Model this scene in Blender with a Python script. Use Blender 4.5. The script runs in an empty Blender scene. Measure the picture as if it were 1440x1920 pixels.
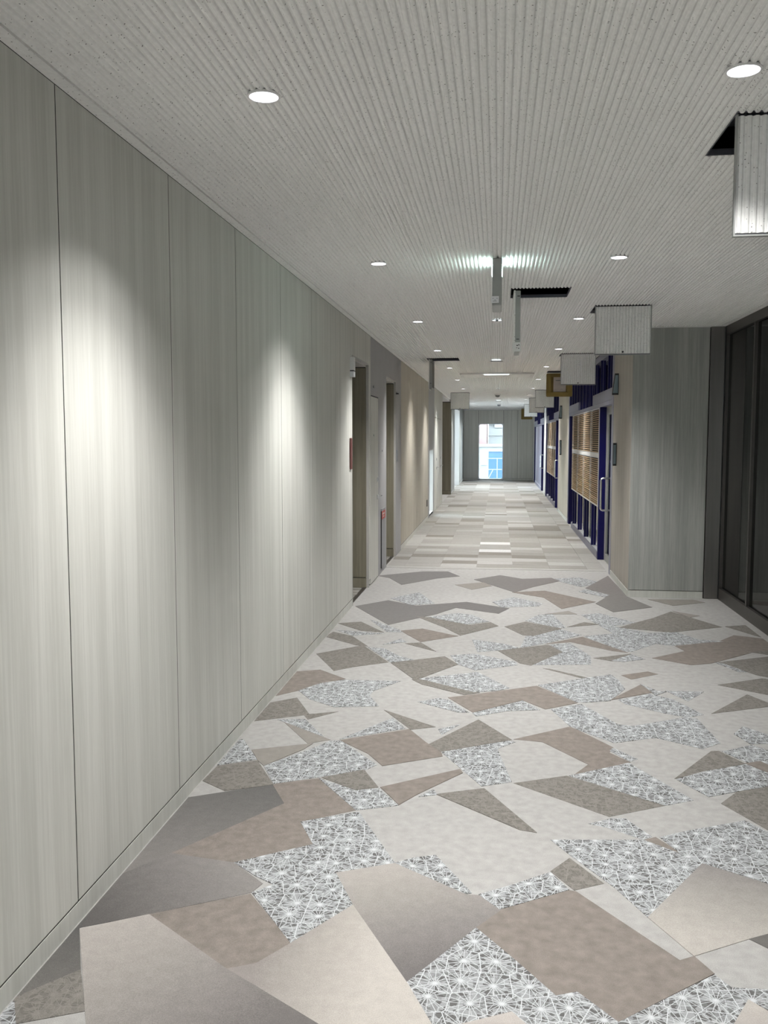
import bpy, bmesh, math, random
from mathutils import Vector, Matrix
random.seed(7)
S = bpy.context.scene
C = S.collection
PI = math.pi

# ---------------------------------------------------------------- camera, world, exposure
CZ = 2.685           # ceiling height
WX = -1.362          # face of the left wall
RX = 1.315           # face of the right wall beyond the lobby
cam_d = bpy.data.cameras.new('camera'); cam = bpy.data.objects.new('camera', cam_d); C.objects.link(cam)
cam_d.sensor_fit = 'HORIZONTAL'; cam_d.sensor_width = 36.0; cam_d.lens = 36.0 * 1679.3 / 1440.0
cam_d.clip_start = 0.05; cam_d.clip_end = 300
cam.location = (0, 0, 1.6)
cam.rotation_euler = (math.radians(90 - 4.72), 0, math.radians(7.226))
S.camera = cam

W = bpy.data.worlds.new('sky'); S.world = W; W.use_nodes = True
bg = W.node_tree.nodes['Background']
bg.inputs[0].default_value = (0.84, 0.93, 1.0, 1); bg.inputs[1].default_value = 6.5
S.view_settings.view_transform = 'Standard'; S.view_settings.look = 'None'
S.view_settings.gamma = 1.0; S.view_settings.use_curve_mapping = False
S.view_settings.exposure = 1.12
SPOT_W = 13.5        # wide fringe of every downlight
BEAM_W = 102.0        # its main downward beam
for (nm, loc, rot, sx, sy) in (('end_window_portal', (-0.26, 34.4, 1.1), (-PI/2, 0, 0), 0.9, 2.1),
                               ('side_window_portal', (-1.72, 28.9, 1.25), (0, -PI/2, 0), 2.5, 3.2),
                               ('lobby_window_portal', (0.4, -4.6, 1.3), (PI/2, 0, 0), 3.4, 2.6)):
    L = bpy.data.lights.new(nm, 'AREA'); L.shape = 'RECTANGLE'; L.size = sx; L.size_y = sy; L.cycles.is_portal = True
    o = bpy.data.objects.new(nm, L); C.objects.link(o); o.location = loc; o.rotation_euler = rot

# ---------------------------------------------------------------- materials
def mat(name, col, rough=0.6, metal=0.0, var=0.0, scale=8.0, emit=0.0, spec=0.5, stretch=(1, 1, 1), bump=0.0):
    m = bpy.data.materials.new(name); m.use_nodes = True
    nt = m.node_tree; b = nt.nodes['Principled BSDF']
    b.inputs['Base Color'].default_value = (*col, 1); b.inputs['Roughness'].default_value = rough
    b.inputs['Metallic'].default_value = metal; b.inputs['Specular IOR Level'].default_value = spec
    if emit:
        b.inputs['Emission Color'].default_value = (*col, 1); b.inputs['Emission Strength'].default_value = emit
    if var or bump:
        g = nt.nodes.new('ShaderNodeNewGeometry'); mp = nt.nodes.new('ShaderNodeMapping')
        mp.inputs['Scale'].default_value = stretch
        n = nt.nodes.new('ShaderNodeTexNoise'); n.inputs['Scale'].default_value = scale; n.inputs['Detail'].default_value = 5
        nt.links.new(g.outputs['Position'], mp.inputs[0]); nt.links.new(mp.outputs[0], n.inputs['Vector'])
        if var:
            r = nt.nodes.new('ShaderNodeMapRange'); r.inputs[1].default_value = 0.3; r.inputs[2].default_value = 0.7
            r.inputs[3].default_value = 1 - var; r.inputs[4].default_value = 1 + var
            nt.links.new(n.outputs[0], r.inputs[0])
            mx = nt.nodes.new('ShaderNodeVectorMath'); mx.operation = 'SCALE'
            mx.inputs[0].default_value = col; nt.links.new(r.outputs[0], mx.inputs['Scale'])
            nt.links.new(mx.outputs[0], b.inputs['Base Color'])
        if bump:
            bp = nt.nodes.new('ShaderNodeBump'); bp.inputs['Strength'].default_value = bump; bp.inputs['Distance'].default_value = 0.002
            nt.links.new(n.outputs[0], bp.inputs['Height']); nt.links.new(bp.outputs[0], b.inputs['Normal'])
    return m

class NT:
    """tiny helper to write node maths"""
    def __init__(s, m): s.t = m.node_tree; s.l = m.node_tree.links; s.b = s.t.nodes['Principled BSDF']
    def n(s, k, **kw):
        x = s.t.nodes.new(k)
        for a, v in kw.items(): setattr(x, a, v)
        return x
    def m(s, op, a, b=None):
        x = s.n('ShaderNodeMath', operation=op)
        for i, v in enumerate((a, b)):
            if v is None: continue
            if isinstance(v, (int, float)): x.inputs[i].default_value = v
            else: s.l.new(v, x.inputs[i])
        return x.outputs[0]
    def rng(s, v, a, b, c=0.0, d=1.0):
        x = s.n('ShaderNodeMapRange'); s.l.new(v, x.inputs[0])
        for i, q in enumerate((a, b, c, d)): x.inputs[i + 1].default_value = q
        return x.outputs[0]
    def mix(s, f, a, b):
        x = s.n('ShaderNodeMix', data_type='RGBA')
        if isinstance(f, (int, float)): x.inputs[0].default_value = f
        else: s.l.new(f, x.inputs[0])
        for i, v in ((6, a), (7, b)):
            if isinstance(v, tuple): x.inputs[i].default_value = (*v, 1)
            else: s.l.new(v, x.inputs[i])
        return x.outputs[2]
    def pos(s, scale=(1, 1, 1)):
        g = s.n('ShaderNodeNewGeometry'); mp = s.n('ShaderNodeMapping'); mp.inputs['Scale'].default_value = scale
        s.l.new(g.outputs['Position'], mp.inputs[0]); return mp.outputs[0]
    def noise(s, vec, scale, detail=4):
        x = s.n('ShaderNodeTexNoise'); x.inputs['Scale'].default_value = scale; x.inputs['Detail'].default_value = detail
        s.l.new(vec, x.inputs['Vector']); return x.outputs[0]

def wood(name, a, b, rough=0.5):
    """pale laminate with fine vertical grain"""
    m = bpy.data.materials.new(name); m.use_nodes = True; t = NT(m)
    oi = t.n('ShaderNodeObjectInfo'); off = t.n('ShaderNodeVectorMath', operation='SCALE'); off.inputs[0].default_value = (37, 37, 11)
    t.l.new(oi.outputs['Random'], off.inputs['Scale'])
    def vec(sc):
        ad = t.n('ShaderNodeVectorMath', operation='ADD'); t.l.new(t.pos(sc), ad.inputs[0]); t.l.new(off.outputs[0], ad.inputs[1]); return ad.outputs[0]
    n1 = t.noise(vec((12, 12, 0.35)), 1.0, 3); n2 = t.noise(vec((70, 70, 1.6)), 1.0, 4); n3 = t.noise(vec((240, 240, 9)), 1.0, 2)
    f = t.m('ADD', t.m('MULTIPLY', n1, 0.5), t.m('ADD', t.m('MULTIPLY', n2, 0.32), t.m('MULTIPLY', n3, 0.18)))
    t.l.new(t.mix(t.rng(f, 0.41, 0.59), a, b), t.b.inputs['Base Color'])
    t.b.inputs['Roughness'].default_value = rough; t.b.inputs['Specular IOR Level'].default_value = 0.3
    return m

def carpet_base(t, col, var=0.07, dark=0.5):
    """pile mottling on a carpet colour; returns a colour socket"""
    n = t.noise(t.pos(), 24.0, 6); f = t.noise(t.pos(), 380.0, 2)
    v = t.m('MULTIPLY', t.rng(n, 0.3, 0.7, 0.9 - var, 0.9 + var), t.rng(f, 0.3, 0.7, 0.86, 1.14))
    mx = t.n('ShaderNodeVectorMath', operation='SCALE')
    if isinstance(col, tuple): mx.inputs[0].default_value = col
    else: t.l.new(col, mx.inputs[0])
    t.l.new(v, mx.inputs['Scale'])
    bp = t.n('ShaderNodeBump'); bp.inputs['Strength'].default_value = 0.35; bp.inputs['Distance'].default_value = 0.002
    t.l.new(f, bp.inputs['Height']); t.l.new(bp.outputs[0], t.b.inputs['Normal'])
    t.b.inputs['Roughness'].default_value = 0.95; t.b.inputs['Specular IOR Level'].default_value = 0.12
    return mx.outputs[0]

def carpet(name, col, var=0.07):
    m = bpy.data.materials.new(name); m.use_nodes = True; t = NT(m)
    t.l.new(carpet_base(t, col, var), t.b.inputs['Base Color']); return m

def lace(name, ground, dark, line, cover=1.0, s=10.0):
    """woven star network: hubs with rays, joined by a web of thin lines"""
    m = bpy.data.materials.new(name); m.use_nodes = True; t = NT(m)
    P = t.pos()
    v = t.n('ShaderNodeTexVoronoi', voronoi_dimensions='2D'); v.inputs['Scale'].default_value = s; v.inputs['Randomness'].default_value = 0.45
    t.l.new(P, v.inputs['Vector'])
    d = t.n('ShaderNodeVectorMath', operation='SUBTRACT'); t.l.new(P, d.inputs[0]); t.l.new(v.outputs['Position'], d.inputs[1])
    sp = t.n('ShaderNodeSeparateXYZ'); t.l.new(d.outputs[0], sp.inputs[0])
    ang = t.m('ARCTAN2', sp.outputs[1], sp.outputs[0])
    r = t.m('SQRT', t.m('ADD', t.m('MULTIPLY', sp.outputs[0], sp.outputs[0]), t.m('MULTIPLY', sp.outputs[1], sp.outputs[1])))
    ray = t.m('DIVIDE', t.m('MULTIPLY', r, t.m('ABSOLUTE', t.m('SINE', t.m('MULTIPLY', ang, 8.0)))), 8.0)
    l1 = t.rng(ray, 0.0006, 0.0013, 1, 0)
    def edge(sc, w, rnd):
        e = t.n('ShaderNodeTexVoronoi', voronoi_dimensions='2D', feature='DISTANCE_TO_EDGE')
        e.inputs['Scale'].default_value = sc; e.inputs['Randomness'].default_value = rnd; t.l.new(P, e.inputs['Vector'])
        return t.rng(e.outputs['Distance'], w * 0.6, w * 1.3, 1, 0)
    l2 = edge(s, 0.016, 0.45); l3 = edge(s * 3.2, 0.045, 0.8)
    hub = t.rng(r, 0.004, 0.013, 1, 0)
    ln = t.m('MAXIMUM', t.m('MAXIMUM', l1, l2), t.m('MAXIMUM', t.m('MULTIPLY', l3, 0.6), hub))
    ln = t.m('MULTIPLY', ln, cover)
    w = t.n('ShaderNodeTexVoronoi', voronoi_dimensions='2D'); w.inputs['Scale'].default_value = s * 7.0; t.l.new(P, w.inputs['Vector'])
    sc = t.n('ShaderNodeSeparateColor'); t.l.new(w.outputs['Color'], sc.inputs[0])
    g = t.mix(t.rng(sc.outputs[0], 0.35, 0.75), ground, dark)
    t.l.new(carpet_base(t, t.mix(ln, g, line), 0.03), t.b.inputs['Base Color'])
    return m

def gradient_carpet(name, p0, c0, p1, c1):
    """ombre carpet: woven colour running from c0 at p0 to c1 at p1"""
    m = bpy.data.materials.new(name); m.use_nodes = True; t = NT(m)
    d = Vector((p1[0] - p0[0], p1[1] - p0[1], 0)); L2 = max(d.length_squared, 1e-4)
    dt = t.n('ShaderNodeVectorMath', operation='DOT_PRODUCT'); t.l.new(t.pos(), dt.inputs[0]); dt.inputs[1].default_value = d / L2
    k = t.m('SUBTRACT', dt.outputs['Value'], (p0[0] * d.x + p0[1] * d.y) / L2)
    k = t.m('ADD', k, t.m('MULTIPLY', t.m('SUBTRACT', t.noise(t.pos(), 260.0, 2), 0.5), 0.5))
    c0, c1 = [tuple(v * .72 + .04 for v in c) for c in (c0, c1)]
    t.l.new(carpet_base(t, t.mix(t.rng(k, 0, 1), c0, c1), 0.05), t.b.inputs['Base Color'])
    return m

def striped(name, a, b):
    """plank carpet with fine lengthwise streaks"""
    m = bpy.data.materials.new(name); m.use_nodes = True; t = NT(m)
    n = t.noise(t.pos((2.5, 28, 1)), 1.0, 4)
    t.l.new(carpet_base(t, t.mix(t.rng(n, 0.35, 0.65), a, b), 0.04), t.b.inputs['Base Color']); return m

def board_mat(name, col):
    """mineral-wool ceiling board: pale, with fine dark pin holes"""
    m = bpy.data.materials.new(name); m.use_nodes = True; t = NT(m)
    v = t.n('ShaderNodeTexVoronoi', voronoi_dimensions='3D'); v.inputs['Scale'].default_value = 105.0; t.l.new(t.pos(), v.inputs['Vector'])
    sc = t.n('ShaderNodeSeparateColor'); t.l.new(v.outputs['Color'], sc.inputs[0])
    cl = t.noise(t.pos((14, 5, 14)), 1.0, 3)
    pick = t.m('GREATER_THAN', t.m('ADD', sc.outputs[0], t.rng(cl, 0.3, 0.7, -0.22, 0.12)), 0.70)
    size = t.rng(sc.outputs[1], 0, 1, 0.10, 0.30)
    dot = t.m('MULTIPLY', t.m('LESS_THAN', v.outputs['Distance'], size), pick)
    n = t.noise(t.pos(), 60.0, 3)
    base = t.mix(t.rng(n, 0.3, 0.7), tuple(c * 0.95 for c in col), tuple(min(1, c * 1.04) for c in col))
    t.l.new(t.mix(t.m('MULTIPLY', dot, 0.75), base, (0.12, 0.12, 0.11)), t.b.inputs['Base Color'])
    t.b.inputs['Roughness'].default_value = 0.9; t.b.inputs['Specular IOR Level'].default_value = 0.15
    return m

def glass_mat(name, tint, refl=0.6):
    m = bpy.data.materials.new(name); m.use_nodes = True; nt = m.node_tree; nt.nodes.remove(nt.nodes['Principled BSDF'])
    tr = nt.nodes.new('ShaderNodeBsdfTransparent'); tr.inputs[0].default_value = (*tint, 1)
    gl = nt.nodes.new('ShaderNodeBsdfGlossy'); gl.inputs['Roughness'].default_value = 0.02
    fr = nt.nodes.new('ShaderNodeFresnel'); fr.inputs['IOR'].default_value = 1.45
    mx = nt.nodes.new('ShaderNodeMixShader')
    nt.links.new(fr.outputs[0], mx.inputs[0]); nt.links.new(tr.outputs[0], mx.inputs[1]); nt.links.new(gl.outputs[0], mx.inputs[2])
    nt.links.new(mx.outputs[0], nt.nodes['Material Output'].inputs[0]); return m

M = dict(
    board=board_mat('ceiling_board', (0.90, 0.90, 0.885)),
    panel=wood('pale_oak_laminate', (0.60, 0.60, 0.555), (0.715, 0.715, 0.67)),
    skirt=wood('pale_oak_skirting', (0.58, 0.585, 0.54), (0.68, 0.685, 0.64)),
    beige=wood('beige_oak_laminate', (0.44, 0.405, 0.335), (0.54, 0.505, 0.43)),
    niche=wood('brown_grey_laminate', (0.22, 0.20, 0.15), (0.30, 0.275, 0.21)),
    cool=wood('cool_oak_laminate', (0.34, 0.35, 0.33), (0.48, 0.49, 0.465)),
    grey=mat('grey_painted_wall', (0.42, 0.42, 0.43), 0.7, var=0.03, scale=3),
    white=mat('white_paint', (0.78, 0.78, 0.77), 0.6, var=0.02, scale=4),
    cream=mat('cream_paint', (0.72, 0.68, 0.58), 0.7, var=0.02, scale=4),
    joint=mat('dark_joint', (0.045, 0.045, 0.04), 0.9, var=0.1),
    void=mat('dark_void', (0.03, 0.03, 0.032), 0.9, var=0.1),
    hatchmetal=mat('hatch_edge_metal', (0.36, 0.37, 0.36), 0.5, 0.2, var=0.05, scale=12),
    casing=mat('door_casing_paint', (0.50, 0.49, 0.47), 0.6, var=0.03, scale=6),
    sidewall=wood('warm_grey_laminate', (0.36, 0.335, 0.29), (0.44, 0.41, 0.36)),
    channel=mat('galvanised_channel', (0.16, 0.16, 0.19), 0.5, 0.6, var=0.1, scale=12),
    steel=mat('brushed_steel', (0.25, 0.235, 0.22), 0.36, 1.0, var=0.06, scale=30, stretch=(1, 1, .05)),
    bronze=mat('dark_bronze_metal', (0.10, 0.092, 0.085), 0.4, 0.7, var=0.05, scale=10),
    lilac=mat('blue_sheen_frame', (0.24, 0.245, 0.33), 0.35, 0.75, var=0.05, scale=5),  # aluminium; the navy it reflects is put into the base colour
    navy=mat('navy_lacquer', (0.003, 0.002, 0.068), 0.35, spec=0.3, var=0.06, scale=3),
    slat=mat('tan_timber_slat', (0.50, 0.36, 0.22), 0.6, var=0.14, scale=30, stretch=(1, .1, 1)),
    alu=mat('satin_aluminium', (0.75, 0.76, 0.77), 0.35, 0.6, var=0.03, scale=10),
    chrome=mat('satin_chrome', (0.72, 0.73, 0.74), 0.2, 1.0, var=0.03, scale=10),
    grille=mat('grey_metal_plate', (0.30, 0.31, 0.33), 0.45, 0.4, var=0.04, scale=12),
    red=mat('red_plate', (0.42, 0.05, 0.04), 0.5, var=0.05, scale=12),
    maroon=mat('dark_maroon_plate', (0.13, 0.045, 0.04), 0.5, var=0.05, scale=12),
    black=mat('black_plastic', (0.02, 0.02, 0.022), 0.5, var=0.05, scale=12),
    signface=mat('blue_grey_sign_face', (0.20, 0.27, 0.30), 0.35, var=0.04, scale=9),
    kraft=mat('brown_plywood_back', (0.25, 0.18, 0.055), 0.75, var=0.10, scale=14),
    paper=mat('paper_label', (0.55, 0.50, 0.48), 0.8, var=0.04, scale=20),
    dome=mat('grey_detector_plastic', (0.22, 0.23, 0.24), 0.5, var=0.04, scale=20),
    lens=mat('white_reflector', (0.85, 0.86, 0.88), 0.35, 0.0, var=0.01),
    lamp=mat('lamp_emitter', (0.93, 0.95, 1.0), 0.5, emit=9.0),
    signlight=mat('lit_sign_face', (0.72, 1.0, 0.93), 0.5, emit=22.0),
    cassette=mat('cassette_emitter', (0.85, 0.97, 1.0), 0.5, emit=1.6),
    tube=mat('office_tube_light', (1.0, 0.96, 0.88), 0.5, emit=5.0),
    glass=glass_mat('clear_glass', (0.93, 0.96, 0.95)),
    greenglass=glass_mat('green_tinted_glass', (0.50, 0.58, 0.53)),
    dimglass=glass_mat('daylight_dimming_glass', (0.42, 0.42, 0.41)),  # tint added to cut daylight from the unseen window behind the camera
    concrete=mat('outdoor_concrete', (0.17, 0.17, 0.17), 0.9, var=0.06, scale=2),
    facade=mat('white_cladding', (0.155, 0.168, 0.175), 0.7, var=0.04, scale=2),
    pink=mat('pink_render', (0.18, 0.12, 0.122), 0.8, var=0.05, scale=2),
    bluesheet=mat('blue_sheet', (0.014, 0.062, 0.14), 0.6, var=0.08, scale=3),
    L=carpet('carpet_light_greige', (0.40, 0.392, 0.378), 0.08),
    T=carpet('carpet_taupe', (0.235, 0.208, 0.186), 0.13),
    Mid=carpet('carpet_mid_grey', (0.28, 0.262, 0.24), 0.06),
    Wl=lace('carpet_white_lace', (0.32, 0.33, 0.335), (0.125, 0.125, 0.122), (0.58, 0.60, 0.615)),
    D=lace('carpet_taupe_lace', (0.22, 0.207, 0.187), (0.165, 0.155, 0.14), (0.265, 0.25, 0.228), 0.7),
)
PLANK = [striped('carpet_plank_' + n, a, b) for n, a, b in (
    ('greige', (0.325, 0.315, 0.295), (0.38, 0.37, 0.35)), ('pale', (0.39, 0.38, 0.36), (0.45, 0.44, 0.425)),
    ('taupe', (0.225, 0.212, 0.19), (0.27, 0.255, 0.23)), ('stone', (0.28, 0.27, 0.25), (0.335, 0.325, 0.30)),
    ('white', (0.60, 0.60, 0.60), (0.66, 0.66, 0.66)))]

# ---------------------------------------------------------------- mesh helpers
def box(bm, a, b):
    (x0, y0, z0), (x1, y1, z1) = a, b
    v = [bm.verts.new(p) for p in ((x0, y0, z0), (x1, y0, z0), (x1, y1, z0), (x0, y1, z0), (x0, y0, z1), (x1, y0, z1), (x1, y1, z1), (x0, y1, z1))]
    for f in ((3, 2, 1, 0), (4, 5, 6, 7), (0, 1, 5, 4), (1, 2, 6, 5), (2, 3, 7, 6), (3, 0, 4, 7)): bm.faces.new([v[i] for i in f])
def prism(bm, pts, z0, z1):
    lo = [bm.verts.new((x, y, z0)) for x, y in pts]; hi = [bm.verts.new((x, y, z1)) for x, y in pts]; n = len(pts)
    bm.faces.new(hi); bm.faces.new(lo[::-1])
    for i in range(n): bm.faces.new((lo[i], lo[(i + 1) % n], hi[(i + 1) % n], hi[i]))
def lathe(bm, c, prof, n=28):
    """prof: list of (radius, z); open surface of revolution"""
    rings = [[bm.verts.new((c[0] + r * math.cos(2 * PI * i / n), c[1] + r * math.sin(2 * PI * i / n), c[2] + z)) for i in range(n)] for r, z in prof]
    for A, B in zip(rings, rings[1:]):
        for i in range(n): bm.faces.new((A[i], A[(i + 1) % n], B[(i + 1) % n], B[i]))
    return rings
def tube(bm, pts, r, n=10):
    pts = [Vector(p) for p in pts]; rings = []
    for i, p in enumerate(pts):
        d = (pts[min(i + 1, len(pts) - 1)] - pts[max(i - 1, 0)]).normalized()
        u = d.orthogonal().normalized() if i == 0 else (u - d * u.dot(d)).normalized()
        w = d.cross(u); rings.append([bm.verts.new(p + r * (math.cos(2 * PI * k / n) * u + math.sin(2 * PI * k / n) * w)) for k in range(n)])
    for A, B in zip(rings, rings[1:]):
        for k in range(n): bm.faces.new((A[k], A[(k + 1) % n], B[(k + 1) % n], B[k]))
    bm.faces.new(rings[0][::-1]); bm.faces.new(rings[-1])
def obj(name, bm, m, parent=None, bevel=0.0, origin=None, kind=None):
    if bevel:
        bmesh.ops.bevel(bm, geom=list(bm.edges), offset=bevel, segments=1, affect='EDGES')
    bmesh.ops.recalc_face_normals(bm, faces=bm.faces)
    if origin is None and bm.verts:
        xs = [v.co.x for v in bm.verts]; ys = [v.co.y for v in bm.verts]; zs = [v.co.z for v in bm.verts]
        origin = Vector(((min(xs) + max(xs)) / 2, (min(ys) + max(ys)) / 2, min(zs)))
    origin = Vector(origin)
    bmesh.ops.translate(bm, verts=bm.verts, vec=-origin)
    me = bpy.data.meshes.new(name); bm.to_mesh(me); bm.free(); me.materials.append(m)
    o = bpy.data.objects.new(name, me); C.objects.link(o); o.location = origin
    if parent is not None: attach(o, parent)
    if kind: o['kind'] = kind
    return o
def wloc(o):
    v = Vector(o.location)
    while o.parent is not None: o = o.parent; v += o.location
    return v
def attach(o, parent):
    w = Vector(o.location); o.parent = parent; o.location = w - wloc(parent)
def bx(name, a, b, m, parent=None, bevel=0.0, kind=None):
    bm = bmesh.new(); box(bm, a, b); return obj(name, bm, m, parent, bevel, kind=kind)
def boxes(name, lst, m, parent=None, kind=None):
    bm = bmesh.new()
    for a, b in lst: box(bm, a, b)
    return obj(name, bm, m, parent, kind=kind)
def thing(name, loc, label, cat, group=None, kind=None):
    o = bpy.data.objects.new(name, None); C.objects.link(o); o.location = loc; o.empty_display_size = 0.1
    tag(o, label, cat, group, kind); return o
def tag(o, label=None, cat=None, group=None, kind=None):
    if label: o['label'] = label
    if cat: o['category'] = cat
    if group: o['group'] = group
    if kind: o['kind'] = kind
    return o
def copy_tree(root, delta):
    r = root.copy(); C.objects.link(r); r.location = Vector(root.location) + Vector(delta)
    for ch in list(root.children):
        c = ch.copy(); C.objects.link(c); c.parent = r
        for g in list(ch.children):
            d = g.copy(); C.objects.link(d); d.parent = c
    return r
PITCH = 0.025
PROF = ((0.0, 0.0085), (0.14, 0.0070), (0.26, 0.0015), (0.38, 0.0), (0.62, 0.0), (0.74, 0.0015), (0.86, 0.0070))
def ribbed(bm, x0, x1, y0, y1, z, top=0.02):
    """ribbed board: ribs run along y, hang down from z+top"""
    n = max(1, round((x1 - x0) / PITCH)); p = (x1 - x0) / n
    pr = [(x0 + (i + f) * p, z + h) for i in range(n) for f, h in PROF] + [(x1, z + PROF[0][1]), (x1, z + top), (x0, z + top)]
    a = [bm.verts.new((x, y0, h)) for x, h in pr]; b = [bm.verts.new((x, y1, h)) for x, h in pr]; k = len(pr)
    bm.faces.new(a); bm.faces.new(b[::-1])
    for i in range(k): bm.faces.new((a[i], b[i], b[(i + 1) % k], a[(i + 1) % k]))

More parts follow.
